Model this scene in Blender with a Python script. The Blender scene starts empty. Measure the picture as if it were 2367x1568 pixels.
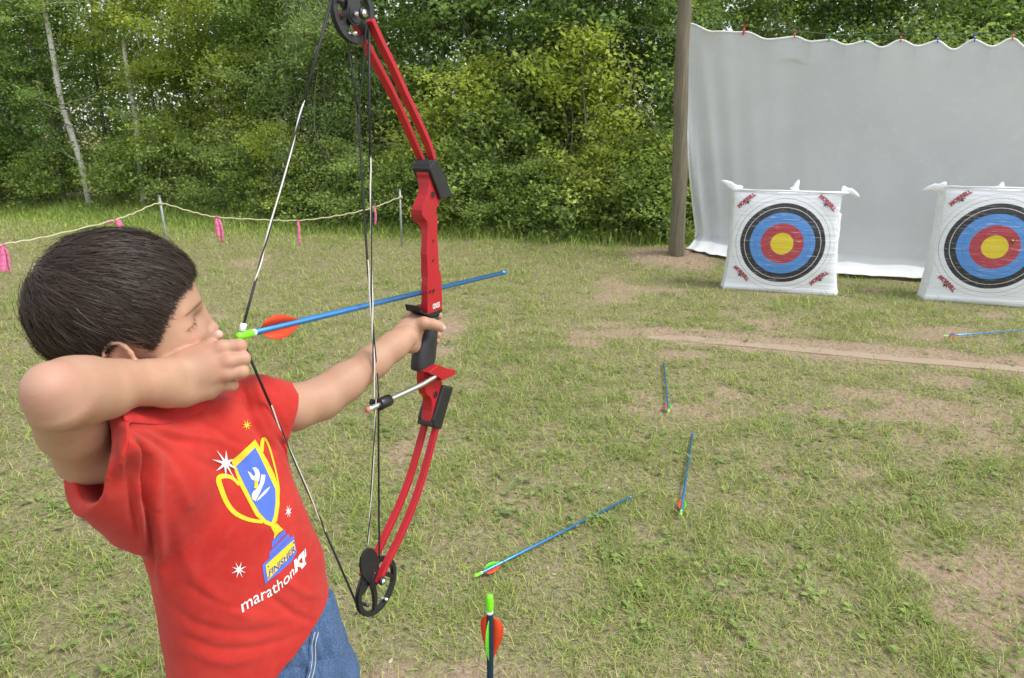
import bpy, bmesh, math, random
import numpy as np
from mathutils import Vector, Matrix
from math import pi

# ------------------------------------------------------------------ camera, sky, sun, exposure
SC = bpy.context.scene
H = 1.35
PITCH = math.radians(17.0)
cam_d = bpy.data.cameras.new('camera'); cam = bpy.data.objects.new('camera', cam_d)
SC.collection.objects.link(cam)
cam_d.lens = 24.0; cam_d.sensor_width = 36.0; cam_d.clip_start = 0.05; cam_d.clip_end = 2000
cam.location = (0, 0, H); cam.rotation_euler = (math.radians(90) - PITCH, 0, 0)
cam_d.dof.use_dof = True; cam_d.dof.focus_distance = 1.35; cam_d.dof.aperture_fstop = 14
SC.camera = cam

SUN_EL = math.radians(55); SUN_AZ = math.radians(112)      # azimuth measured from +Y towards +X
world = bpy.data.worlds.new('World'); SC.world = world; world.use_nodes = True
wn = world.node_tree.nodes; wl = world.node_tree.links
bg = wn['Background']; bg.inputs['Strength'].default_value = 0.15
sky = wn.new('ShaderNodeTexSky'); sky.sky_type = 'NISHITA'; sky.sun_disc = False
sky.sun_elevation = SUN_EL; sky.sun_rotation = SUN_AZ
sky.air_density = 1.0; sky.dust_density = 1.0; sky.ozone_density = 1.0
# a bright, thin overcast: the blue of the clear sky is mostly washed out
hs = wn.new('ShaderNodeHueSaturation'); hs.inputs['Saturation'].default_value = 0.25
hs.inputs['Value'].default_value = 1.0
wl.new(sky.outputs[0], hs.inputs['Color']); wl.new(hs.outputs[0], bg.inputs['Color'])

sun_d = bpy.data.lights.new('sun', 'SUN'); sun = bpy.data.objects.new('sun', sun_d)
SC.collection.objects.link(sun)
sun_d.energy = 1.5; sun_d.angle = math.radians(22); sun_d.color = (1.0, 0.96, 0.9)
sd = Vector((math.sin(SUN_AZ) * math.cos(SUN_EL), math.cos(SUN_AZ) * math.cos(SUN_EL), math.sin(SUN_EL)))
sun.rotation_euler = sd.to_track_quat('Z', 'Y').to_euler()
SC.view_settings.view_transform = 'Standard'; SC.view_settings.look = 'None'
SC.view_settings.exposure = 0.92; SC.view_settings.gamma = 1.0
SC.cycles.max_bounces = 8; SC.cycles.transparent_max_bounces = 16

# ------------------------------------------------------------------ helpers
# the camera frame is used as a drafting frame: a point is given as picture column, picture row and distance
CP, SP = math.cos(PITCH), math.sin(PITCH)
FPX, CU, CV = 1578.0, 1183.5, 784.0
M_CW = np.array([[1, 0, 0], [0, SP, CP], [0, CP, -SP]])     # (x, y up, depth) -> world
def cam2w(a):
    a = np.asarray(a, float); return a @ M_CW.T + np.array([0, 0, H])
def w2cam(a):
    a = np.asarray(a, float); return (a - np.array([0, 0, H])) @ M_CW
def P(u, v, d):
    return Vector(cam2w([(u - CU) / FPX * d, (CV - v) / FPX * d, d]))
def PC(u, v, d):
    return np.array([(u - CU) / FPX * d, (CV - v) / FPX * d, d])
def ray(u, v):
    return Vector(M_CW @ np.array([(u - CU) / FPX, (CV - v) / FPX, 1.0]))
CAMP = Vector((0, 0, H))
def hit(u, v, p0, n):
    r = ray(u, v); n = Vector(n); return CAMP + r * ((Vector(p0) - CAMP).dot(n) / r.dot(n))
def G(u, v, z=0.0):
    return hit(u, v, (0, 0, z), (0, 0, 1))

def nobj(name, me, parent=None):
    o = bpy.data.objects.new(name, me); SC.collection.objects.link(o)
    if parent is not None: o.parent = parent
    return o
def tag(o, label=None, cat=None, group=None, kind=None):
    if label: o['label'] = label
    if cat: o['category'] = cat
    if group: o['group'] = group
    if kind: o['kind'] = kind
    return o
def empty(name, loc, label, cat, group=None, rz=0.0):
    o = bpy.data.objects.new(name, None); SC.collection.objects.link(o)
    o.empty_display_size = 0.1; o.location = loc; o.rotation_euler = (0, 0, rz)
    return tag(o, label, cat, group)
def mesh(name, v, f, mat, parent=None, smooth=True, off=None):
    """v in world coordinates (or local to the parent when off is given as the parent's location)"""
    me = bpy.data.meshes.new(name)
    v = np.asarray(v, float)
    if off is not None: v = v - np.asarray(off, float)
    me.from_pydata([tuple(x) for x in v], [], [tuple(int(i) for i in q) for q in f])
    me.materials.append(mat)
    if smooth: me.shade_smooth()
    return nobj(name, me, parent)
def fastmesh(name, V, Q, mat, cols=None, nside=4, smooth=False, attr='tint', mats=None):
    """V (n,3), Q (m,nside) -> mesh data with an optional per-vertex colour attribute"""
    me = bpy.data.meshes.new(name)
    V = np.ascontiguousarray(V, np.float32); Q = np.ascontiguousarray(Q, np.int32)
    me.vertices.add(len(V)); me.vertices.foreach_set('co', V.ravel())
    me.loops.add(Q.size); me.loops.foreach_set('vertex_index', Q.ravel())
    me.polygons.add(len(Q)); me.polygons.foreach_set('loop_start', np.arange(0, Q.size, nside, dtype=np.int32))
    if smooth: me.polygons.foreach_set('use_smooth', np.ones(len(Q), bool))
    me.update(calc_edges=True)
    if cols is not None:
        c = np.ones((len(V), 4), np.float32); c[:, :3] = cols
        at = me.color_attributes.new(attr, 'FLOAT_COLOR', 'POINT'); at.data.foreach_set('color', c.ravel())
    me.materials.append(mat)
    return me
def bevel(o, w, seg=2):
    m = o.modifiers.new('bevel', 'BEVEL'); m.width = w; m.segments = seg; m.limit_method = 'ANGLE'; m.angle_limit = math.radians(40)
    m.harden_normals = False
    return o
def tube(pts, rad, seg=10, cap=True):
    """swept circle through pts (n,3) with radii"""
    pts = np.asarray(pts, float); n = len(pts)
    rad = np.broadcast_to(np.asarray(rad, float), (n,))
    T = np.gradient(pts, axis=0); T /= np.linalg.norm(T, axis=1)[:, None] + 1e-12
    u = np.cross(T[0], [0.13, 0.27, 0.95]); 
    if np.linalg.norm(u) < 1e-3: u = np.cross(T[0], [1, 0, 0])
    u /= np.linalg.norm(u); V = []
    th = np.linspace(0, 2 * np.pi, seg, endpoint=False)
    for i in range(n):
        u = u - T[i] * (u @ T[i]); u /= np.linalg.norm(u); w = np.cross(T[i], u)
        V.append(pts[i] + rad[i] * (np.cos(th)[:, None] * u + np.sin(th)[:, None] * w))
    V = np.concatenate(V); F = []
    for i in range(n - 1):
        for j in range(seg):
            k = (j + 1) % seg
            F.append((i * seg + j, i * seg + k, (i + 1) * seg + k, (i + 1) * seg + j))
    if cap:
        F.append(tuple(range(seg))[::-1]); F.append(tuple((n - 1) * seg + j for j in range(seg)))
    return V, F
def join(parts):
    V = []; F = []; o = 0
    for v, f in parts:
        V.append(np.asarray(v, float)); F += [tuple(i + o for i in q) for q in f]; o += len(v)
    return np.concatenate(V), F
def smooth_path(pts, n):
    """Catmull-Rom through pts"""
    p = np.asarray(pts, float); m = len(p); k = np.linspace(0, m - 1, n); out = []
    pp = np.vstack([2 * p[0] - p[1], p, 2 * p[-1] - p[-2]])
    for t in k:
        i = min(int(t), m - 2); s = t - i; a, b, c, d = pp[i:i + 4]
        out.append(.5 * ((2 * b) + (c - a) * s + (2 * a - 5 * b + 4 * c - d) * s * s + (3 * b - a - 3 * c + d) * s ** 3))
    return np.array(out)

def vnoise(x, y, seed=0):
    """value noise in 2-D, 0..1"""
    x = np.asarray(x, float); y = np.asarray(y, float)
    xi = np.floor(x).astype(np.int64); yi = np.floor(y).astype(np.int64); fx = x - xi; fy = y - yi
    fx = fx * fx * (3 - 2 * fx); fy = fy * fy * (3 - 2 * fy)
    def h(a, b):
        n = (a * 374761393 + b * 668265263 + seed * 974634777) & 0xffffffff
        n = ((n ^ (n >> 13)) * 1274126177) & 0xffffffff
        return ((n ^ (n >> 16)) & 0xffff) / 65535.0
    return (h(xi, yi) * (1 - fx) + h(xi + 1, yi) * fx) * (1 - fy) + (h(xi, yi + 1) * (1 - fx) + h(xi + 1, yi + 1) * fx) * fy
def fbm(x, y, seed=0, o=4):
    s = 0; a = .5; t = 0
    for i in range(o):
        s = s + a * vnoise(x * 2 ** i, y * 2 ** i, seed + i); t += a; a *= .5
    return s / t

def text_mesh(txt, size=1.0, bold=0.0, align='CENTER'):
    cu = bpy.data.curves.new('t', 'FONT'); cu.body = txt; cu.size = size; cu.align_x = align; cu.offset = bold; cu.resolution_u = 3
    ob = bpy.data.objects.new('t', cu); SC.collection.objects.link(ob)
    dg = bpy.context.evaluated_depsgraph_get(); me = bpy.data.meshes.new_from_object(ob.evaluated_get(dg))
    v = np.array([tuple(q_.co) for q_ in me.vertices]); f = [tuple(p_.vertices) for p_ in me.polygons]
    bpy.data.objects.remove(ob); bpy.data.curves.remove(cu); bpy.data.meshes.remove(me); return v, f

ORD = ['first', 'second', 'third', 'fourth', 'fifth', 'sixth', 'seventh', 'eighth', 'ninth', 'tenth', 'eleventh', 'twelfth', 'thirteenth', 'fourteenth', 'fifteenth', 'sixteenth', 'seventeenth', 'eighteenth', 'nineteenth', 'twentieth'] + ['%d%s' % (n, {1: 'st', 2: 'nd', 3: 'rd'}.get(n % 10, 'th')) for n in range(21, 60)]

# ---- materials
class NT:
    def __init__(s, name):
        s.m = bpy.data.materials.new(name); s.m.use_nodes = True; s.t = s.m.node_tree
        s.n = s.t.nodes; s.l = s.t.links; s.b = s.n['Principled BSDF']; s.out = s.n['Material Output']
    def add(s, typ, **kw):
        n = s.n.new(typ)
        for k, v in kw.items():
            if k in n.inputs.keys(): n.inputs[k].default_value = v
            else: setattr(n, k, v)
        return n
    def link(s, a, b): s.l.new(a, b)
    def coord(s, which='Object', scale=(1, 1, 1)):
        tc = s.add('ShaderNodeTexCoord'); mp = s.add('ShaderNodeMapping'); mp.inputs['Scale'].default_value = scale
        s.link(tc.outputs[which], mp.inputs[0]); return mp.outputs[0]
    def noise(s, co, scale, detail=4, rough=.55, dist=0):
        n = s.add('ShaderNodeTexNoise'); n.inputs['Scale'].default_value = scale; n.inputs['Detail'].default_value = detail
        n.inputs['Roughness'].default_value = rough; n.inputs['Distortion'].default_value = dist
        s.link(co, n.inputs['Vector']); return n.outputs['Fac']
    def ramp(s, fac, stops, interp='LINEAR'):
        r = s.add('ShaderNodeValToRGB'); r.color_ramp.interpolation = interp
        e = r.color_ramp.elements
        while len(e) < len(stops): e.new(0.5)
        for x, (p, c) in zip(e, stops):
            x.position = p; x.color = (c[0], c[1], c[2], 1) if hasattr(c, '__len__') else (c, c, c, 1)
        s.link(fac, r.inputs[0]); return r.outputs[0]
    def mix(s, fac, a, b, mode='MIX'):
        m = s.add('ShaderNodeMix', data_type='RGBA', blend_type=mode)
        for sk, v in ((m.inputs[0], fac), (m.inputs[6], a), (m.inputs[7], b)):
            if isinstance(v, (int, float)): sk.default_value = v
            elif isinstance(v, (tuple, list)): sk.default_value = (*v, 1)
            else: s.link(v, sk)
        return m.outputs[2]
    def math(s, op, a, b=0.0, c=0.0):
        m = s.add('ShaderNodeMath', operation=op)
        for i, v in enumerate((a, b, c)):
            if isinstance(v, (int, float)): m.inputs[i].default_value = v
            else: s.link(v, m.inputs[i])
        return m.outputs[0]
    def col(s, c):
        if isinstance(c, (tuple, list)): s.b.inputs['Base Color'].default_value = (*c, 1)
        else: s.link(c, s.b.inputs['Base Color'])
        return s
    def rough(s, r):
        if isinstance(r, (int, float)): s.b.inputs['Roughness'].default_value = r
        else: s.link(r, s.b.inputs['Roughness'])
        return s
    def bump(s, hgt, strength=.3, dist=.01):
        b = s.add('ShaderNodeBump'); b.inputs['Strength'].default_value = strength; b.inputs['Distance'].default_value = dist
        s.link(hgt, b.inputs['Height']); s.link(b.outputs[0], s.b.inputs['Normal']); return s
def plain(name, c, rough=.5, metal=0., var=.12, scale=8, bump=0., spec=.5):
    t = NT(name); co = t.coord(); n = t.noise(co, scale)
    a = tuple(x * (1 - var) for x in c); b = tuple(min(1, x * (1 + var)) for x in c)
    t.col(t.ramp(n, [(.3, a), (.7, b)])); t.b.inputs['Metallic'].default_value = metal
    t.b.inputs['Specular IOR Level'].default_value = spec
    n2 = t.noise(co, scale * 6); t.rough(t.math('MULTIPLY_ADD', n2, .2, rough - .1))
    if bump: t.bump(t.noise(co, scale * 20), bump, .002)
    return t.m
# ------------------------------------------------------------------ the ground
rng = np.random.default_rng(7)
def yedge(x):                                    # where the mown field meets the wood
    return np.interp(x, [-14, -9, -5, -2, 0, 1.4, 2.2, 4, 8, 14], [14.0, 12.4, 10.9, 10.1, 9.5, 8.9, 8.6, 8.5, 8.6, 9.5])
PATCH = []                                       # bare earth: centre x, y, half width, half depth, strength
def patch_px(u, v, w, hpx, s=1.0):
    a = G(u - w, v); b = G(u + w, v); c = G(u, v - hpx); d = G(u, v + hpx); m = G(u, v)
    PATCH.append((m.x, m.y, (b.x - a.x) / 2 * .8, (c.y - d.y) / 2 * .8, s * .9))
for q in [(1355, 793, 60, 14), (1390, 752, 90, 9), (1565, 822, 75, 16), (1290, 765, 45, 9, .6), (2190, 880, 85, 22), (2090, 965, 110, 22, .9),
          (1680, 915, 55, 18, .9), (1850, 940, 90, 26, .6), (2300, 1035, 90, 26, .9), (1985, 1085, 90, 30, .6), (1800, 1080, 80, 34, .6),
          (900, 1545, 90, 60, .95), (1260, 1330, 90, 26, .55), (1700, 1350, 80, 26, .5), (1900, 1560, 150, 30, .45), (1640, 1520, 80, 40, .5),
          (1480, 915, 45, 13, .7), (1500, 600, 75, 26, 1.0), (1590, 610, 80, 20, 1.), (130, 1480, 90, 40, .5), (60, 1330, 60, 30, .4),
          (1270, 985, 70, 16, .5), (1390, 1130, 70, 26, .4), (2150, 1450, 120, 40, .4), (1180, 1450, 60, 20, .5), (1450, 560, 30, 8, .8)]:
    patch_px(*q)
B0, B1 = G(1497, 778), G(2420, 860)              # the weathered board across the grass
def bare(x, y):
    b = np.zeros_like(x)
    wx = x + .09 * (fbm(x * 6, y * 6, 3) - .5) * 2; wy = y + .09 * (fbm(x * 6 + 9, y * 6, 5) - .5) * 2
    for cx, cy, hw, hd, s in PATCH:
        r = np.sqrt(((wx - cx) / hw) ** 2 + ((wy - cy) / hd) ** 2)
        b = np.maximum(b, s * np.clip((1.35 - r) / .8, 0, 1))
    # worn line behind the board
    t = np.clip(((wx - B0.x) * (B1.x - B0.x) + (wy - B0.y) * (B1.y - B0.y)) / ((B1.x - B0.x) ** 2 + (B1.y - B0.y) ** 2), 0, 1.6)
    d = np.hypot(wx - (B0.x + t * (B1.x - B0.x)), wy - .07 - (B0.y + t * (B1.y - B0.y)))
    b = np.maximum(b, .98 * np.clip((.24 - d) / .1, 0, 1) * (t > 0.02))
    n = fbm(x * 2.2, y * 2.2, 21) + 0 * x
    b = np.maximum(b, np.clip((n - .625 + .02 * np.clip(x, -1, 2)) * 5, 0, .7))
    b = np.maximum(b, np.clip((y - yedge(x) - .2) * 1.2, 0, .8) * (fbm(x * 3, y * 3, 8) > .35))
    return np.clip(b, 0, 1)
def gz(x, y):
    z = .03 * (fbm(np.asarray(x) * .9, np.asarray(y) * .9, 40) - .5) + .012 * (fbm(np.asarray(x) * 7, np.asarray(y) * 7, 41) - .5)
    px, py = 1.85, 7.5
    return z + .10 * np.exp(-((np.asarray(x) - px) ** 2 / .35 + (np.asarray(y) - py) ** 2 / .2))
ax = np.concatenate([[-400, -150, -60, -30, -18], np.linspace(-12, -6, 40), np.linspace(-5.9, 7.9, 240), np.linspace(8, 14, 30), [20, 35, 60, 150, 400]])
ay = np.concatenate([[-200, -60, -20, -6], np.linspace(-2, .3, 12), np.linspace(.36, 6.5, 150), np.linspace(6.55, 14, 110), [16, 20, 28, 45, 80, 200, 600]])
X, Y = np.meshgrid(ax, ay, indexing='ij'); Z = gz(X, Y) * (np.abs(X) < 20) * (Y < 20)
nx, ny = X.shape; I = np.arange(nx * ny).reshape(nx, ny)
Q = np.stack([I[:-1, :-1], I[1:, :-1], I[1:, 1:], I[:-1, 1:]], -1).reshape(-1, 4)
Bv = bare(X, Y).ravel()
t = NT('soil_and_thatch'); co = t.coord()
at = t.add('ShaderNodeAttribute', attribute_name='tint')
n1 = t.noise(co, 45, 6, .65); n2 = t.noise(co, 3, 4); n3 = t.noise(co, 220, 3, .7)
soil = t.ramp(n1, [(.28, (.24, .165, .11)), (.5, (.38, .28, .195)), (.75, (.50, .40, .30))])
th = t.ramp(n1, [(.3, (.13, .12, .06)), (.5, (.28, .25, .135)), (.72, (.42, .37, .22))])
sp = t.math('ADD', at.outputs['Fac'], t.math('MULTIPLY', t.math('SUBTRACT', n2, .5), .5))
c = t.mix(t.ramp(sp, [(.25, 0.), (.7, 1.)]), th, soil)
c = t.mix(t.ramp(n3, [(.62, 0.), (.7, .5)]), c, (.50, .42, .32))
t.col(c).rough(.95).bump(t.math('ADD', n1, t.math('MULTIPLY', n3, .5)), .7, .02)
t.b.inputs['Specular IOR Level'].default_value = .15
me = fastmesh('ground', np.stack([X.ravel(), Y.ravel(), Z.ravel()], 1), Q, t.m, np.repeat(Bv[:, None], 3, 1), smooth=True)
ground = tag(nobj('ground', me), kind='structure')

# ---- grass: blades as one sheet of ground cover
def leafmat(name, transl=.35, rough=.55, spec=.3):
    t = NT(name); at = t.add('ShaderNodeAttribute', attribute_name='tint')
    t.col(at.outputs['Color']).rough(rough); t.b.inputs['Specular IOR Level'].default_value = spec
    tr = t.add('ShaderNodeBsdfTranslucent'); br = t.add('ShaderNodeHueSaturation'); br.inputs['Value'].default_value = 1.25; br.inputs['Saturation'].default_value = 1.1
    t.link(at.outputs['Color'], br.inputs['Color']); t.link(br.outputs[0], tr.inputs['Color'])
    mx = t.add('ShaderNodeMixShader'); mx.inputs[0].default_value = transl
    t.link(t.b.outputs[0], mx.inputs[1]); t.link(tr.outputs[0], mx.inputs[2]); t.link(mx.outputs[0], t.out.inputs[0])
    return t.m
M_BLADE = leafmat('grass_blade', .3, .6, .25)
def blades(name, px, py, ln, wd, tilt, cols, rng, curl=.6):
    n = len(px); az = rng.uniform(0, 2 * np.pi, n); fa = az + np.pi / 2 + rng.normal(0, .5, n)
    dx, dy = np.cos(az), np.sin(az); sx, sy = np.cos(fa), np.sin(fa)
    z0 = gz(px, py) - .002
    st, ct = np.sin(tilt), np.cos(tilt); t2 = np.minimum(tilt + curl * rng.uniform(.2, 1.2, n), 2.0); st2, ct2 = np.sin(t2), np.cos(t2)
    b = np.stack([px, py, z0], 1)
    m = b + np.stack([dx * st, dy * st, ct], 1) * (ln * .5)[:, None]
    e = m + np.stack([dx * st2, dy * st2, ct2], 1) * (ln * .5)[:, None]
    e[:, 2] = np.maximum(e[:, 2], z0 + .003); m[:, 2] = np.maximum(m[:, 2], z0 + .003)
    s = np.stack([sx, sy, np.zeros(n)], 1) * (wd * .5)[:, None]
    V = np.stack([b - s * .8, b + s * .8, m + s, m - s, e + s * .12, e - s * .12], 1).reshape(-1, 3)
    k = np.arange(n)[:, None] * 6
    Q = np.concatenate([k + np.array([0, 1, 2, 3]), k + np.array([3, 2, 4, 5])])
    return fastmesh(name, V, Q, M_BLADE, np.repeat(cols, 6, 0))
def scatter(n, rng, r0=.75, r1=13.5, p=1.35, half=1.02):
    """points denser near the viewer's end of the field, in a wedge wider than any step aside would show"""
    u = rng.uniform(0, 1, n); a = 2 - p
    r = (r0 ** a + u * (r1 ** a - r0 ** a)) ** (1 / a); th = rng.uniform(-half, half, n)
    return r * np.sin(th), r * np.cos(th) , r
N = 720000
x, y, r = scatter(N, rng); bb = bare(x, y)
clump = fbm(x * 9, y * 9, 60, 3); big = fbm(x * 1.3, y * 1.3, 61, 3)
shd = (G(1597, 592), G(2150, 640)); sdx = np.array([shd[1].x - shd[0].x, shd[1].y - shd[0].y]); sdx /= np.linalg.norm(sdx); sal = (x - shd[0].x) * sdx[0] + (y - shd[0].y) * sdx[1]; sac = (x - shd[0].x) * sdx[1] - (y - shd[0].y) * sdx[0]
bl_ = (B1.x - B0.x, B1.y - B0.y); bl_n = math.hypot(*bl_); onb = (np.abs((x - B0.x) * bl_[1] / bl_n - (y - B0.y) * bl_[0] / bl_n) < .072) & ((x - B0.x) * bl_[0] + (y - B0.y) * bl_[1] > 0)
under = (onb & (rng.uniform(0, 1, N) > .40)) | (sal > -.1) & (sal < 4.5) & (sac > -.02) & (sac < .36)      # the trailing hem presses the grass flat
keep = (~under) & (rng.uniform(0, 1, N) < (1 - bb * .80) * np.clip(.48 + 1.3 * (clump - .35), .22, 1)) & (y < yedge(x) + .8)
x, y, r, clump, big, bb = [q[keep] for q in (x, y, r, clump, big, bb)]; n = len(x)
lush = np.clip((big - .45) * 3 + (clump - .5) * 2.5 + rng.normal(0, .25, n) - bb, 0, 1)
dry = rng.uniform(0, 1, n) < (.46 - .30 * lush)
pal = np.array([[.27, .345, .08], [.345, .41, .105], [.21, .305, .085], [.40, .44, .14]])
c = pal[rng.integers(0, 4, n)] * rng.uniform(.86, 1.38, n)[:, None] * (1 - .10 * lush)[:, None]
pd = np.array([[.50, .44, .26], [.43, .38, .21], [.36, .30, .18], [.56, .50, .32]])
c[dry] = pd[rng.integers(0, 4, dry.sum())] * rng.uniform(.8, 1.2, dry.sum())[:, None]
ln = (rng.uniform(.018, .052, n) * np.clip(.75 + .08 * r, .8, 1.15) * (1 + .55 * lush)) * np.where(dry, 1.05, 1); wd = rng.uniform(.0020, .0038, n) * (.62 + .13 * r) * np.where(dry, .8, 1)
tilt = np.where(dry, rng.uniform(.9, 1.55, n), rng.uniform(.35, 1.35, n))
grass = tag(nobj('grass', blades('grass', x, y, ln, wd, tilt, c, rng)), kind='stuff', label='short trampled grass with dry straw over the field', cat='grass')

# taller unmown grass along the wood
N = 110000
x = rng.uniform(-12, 8, N); y = yedge(x) + .5 - np.abs(rng.normal(0, 1, N)) * np.interp(x, [-9, -3, 1], [1.3, .9, .5])
k = (y > 7.6) & (rng.uniform(0, 1, N) < np.where(x < 1.3, 1.0, .3)) & ~((np.abs(x - 1.85) < .55) & (y < 8.1)); x, y = x[k], y[k]; n = len(x)
c = pal[rng.integers(0, 4, n)] * rng.uniform(.9, 1.35, n)[:, None]; c[:, 1] *= 1.05
tall = tag(nobj('tall_grass', blades('tall_grass', x, y, rng.uniform(.10, .36, n) * np.clip(1.05 - .62 * (yedge(x) + .1 - y), .22, 1), rng.uniform(.005, .01, n), rng.uniform(.02, .6, n), c, rng, .9)),
           kind='stuff', label='tall unmown grass along the edge of the wood', cat='tall grass')

# low broad-leaved weeds
N = 7500
wx, wy, wr = scatter(N, rng, .9, 9.5, .8); bb = bare(wx, wy)
w_n = fbm(wx * 1.7, wy * 1.7, 77, 3)
k = (rng.uniform(0, 1, N) < np.clip((w_n - .43 - .10 * (wx < .2)) * 4, .12, .7) * (1 - .5 * bb)) & (wy < yedge(wx) - .1); wx, wy, wr = wx[k], wy[k], wr[k]
V = []; C = []
for px, py, pr in zip(wx, wy, wr):
    nl = rng.integers(4, 10); sc = rng.uniform(.6, 1.25); spread = rng.uniform(.01, .06)
    base = np.array([px, py, 0]); hue = rng.uniform(0, 1)
    for j in range(nl):
        a = rng.uniform(0, 6.283); d = np.array([math.cos(a), math.sin(a), 0]); s = np.array([-d[1], d[0], 0])
        L = rng.uniform(.010, .028) * sc; W = L * rng.uniform(.28, .45); up = rng.uniform(.0, .7)
        o = base + d * rng.uniform(.2, 1) * spread; z = float(gz(o[0], o[1])) + .004 + rng.uniform(0, .018)
        o = np.array([o[0], o[1], z]); u1 = np.array([0, 0, up * L])
        V += [o, o + d * L * .45 + s * W + u1 * .6, o + d * L + u1 * .35, o + d * L * .45 + u1 * .35, o + d * L * .45 - s * W + u1 * .6]
        cc = np.array([.17, .25, .075]) * (1 - hue) + np.array([.26, .35, .09]) * hue
        C += [cc * rng.uniform(.75, 1.25)] * 5
V = np.array(V); C = np.array(C); k = np.arange(len(V) // 5)[:, None] * 5
Q = np.concatenate([k + np.array([0, 1, 2, 3]), k + np.array([0, 3, 2, 4])])
M_WEED = leafmat('weed_leaf', .2, .45, .4)
tag(nobj('weeds', fastmesh('weeds', V, Q, M_WEED, C)), kind='stuff', label='low broad-leaved weeds scattered in the grass', cat='weeds')

# pebbles, bark chips and twigs on the bare earth
V = []; F = []; o = 0
def chip(c, sx, sy, sz, a):
    b = np.array([[-1, -.7, 0], [.2, -1, 0], [1, -.2, 0], [.6, .9, 0], [-.6, .8, 0], [-.5, -.4, 1], [.5, -.3, .9], [.3, .5, 1.], [-.4, .4, .8]]) * [sx, sy, sz]
    b *= 1 + rng.uniform(-.25, .25, b.shape); ca, sa = math.cos(a), math.sin(a)
    b = np.stack([b[:, 0] * ca - b[:, 1] * sa, b[:, 0] * sa + b[:, 1] * ca, b[:, 2]], 1) + c
    return b, [(0, 1, 6, 5), (1, 2, 6), (2, 3, 7, 6), (3, 4, 8, 7), (4, 0, 5, 8), (5, 6, 7, 8)]
parts = []; C = []
for i in range(1500):
    if i < 750: q = PATCH[rng.integers(0, len(PATCH))]; px = q[0] + rng.normal(0, .6) * q[2]; py = q[1] + rng.normal(0, .6) * q[3]
    elif i < 1150: px = rng.normal(1.75, .5); py = rng.normal(7.45, .28)
    else: tt = rng.uniform(0, 1.); px = B0.x + (B1.x - B0.x) * tt; py = B0.y + (B1.y - B0.y) * tt + rng.uniform(.05, .25)
    s = rng.uniform(.002, .009) * (2.2 if 750 <= i < 1150 else 1)
    parts.append(chip(np.array([px, py, float(gz(px, py)) - .001]), s, s * rng.uniform(.3, .9), s * .4, rng.uniform(0, 6)))
    C += [np.array([.42, .32, .23]) * rng.uniform(.5, 1.35) * (np.array([1, 1.05, 1.15]) if rng.random() < .3 else 1)] * 9
v, f = join(parts)
tp = NT('pebble'); at = tp.add('ShaderNodeAttribute', attribute_name='tint'); tp.col(at.outputs['Color']).rough(.9)
me = bpy.data.meshes.new('pebbles'); me.from_pydata([tuple(a) for a in v], [], f); me.materials.append(tp.m)
cc = np.ones((len(v), 4), np.float32); cc[:, :3] = np.array(C); a_ = me.color_attributes.new('tint', 'FLOAT_COLOR', 'POINT'); a_.data.foreach_set('color', cc.ravel())
tag(nobj('pebbles', me), kind='stuff', label='pebbles and wood chips lying on the bare earth', cat='pebbles')

# the half-buried board
t = NT('weathered_board'); co = t.coord('Object', (1, 1, 1)); g = t.noise(t.coord('Object', (6, 90, 90)), 1.5, 5, .6); g2 = t.noise(co, 14, 4)
t.col(t.mix(t.ramp(g2, [(.34, .2), (.50, 1.)]), t.ramp(g, [(.3, (.29, .235, .17)), (.7, (.43, .355, .265))]), (.38, .285, .205))).rough(.9).bump(g, .4, .004)
L = (B1 - B0).length + 2.6; ang = math.atan2(B1.y - B0.y, B1.x - B0.x)
bm = bmesh.new(); nseg = 60; vs = []
for i in range(nseg + 1):
    s = i / nseg * L; e = .02 * vnoise(s * 5, 0, 3); w = .115 + .02 * vnoise(s * 9, 4, 9)
    up = .007 - .006 * max(0, 1 - s / .25)
    dz = float(gz(B0.x + s * math.cos(ang), B0.y + s * math.sin(ang)))
    vs.append([bm.verts.new((s, y_, z_ + dz)) for y_, z_ in ((-w / 2, -.03), (-w / 2, up), (w / 2 + e, up * .5 - .002), (w / 2 + e, -.03))])
for a, b in zip(vs, vs[1:]):
    for j in range(3): bm.faces.new((a[j], b[j], b[j + 1], a[j + 1]))
bm.faces.new(vs[0]); bm.faces.new(vs[-1][::-1])
me = bpy.data.meshes.new('wooden_board'); bm.to_mesh(me); bm.free(); me.materials.append(t.m)
o = nobj('wooden_board', me); o.location = (B0.x, B0.y, 0); o.rotation_euler = (0, 0, ang); bevel(o, .003)
tag(o, 'long weathered pale board half buried in the grass in front of the targets', 'board')
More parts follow.
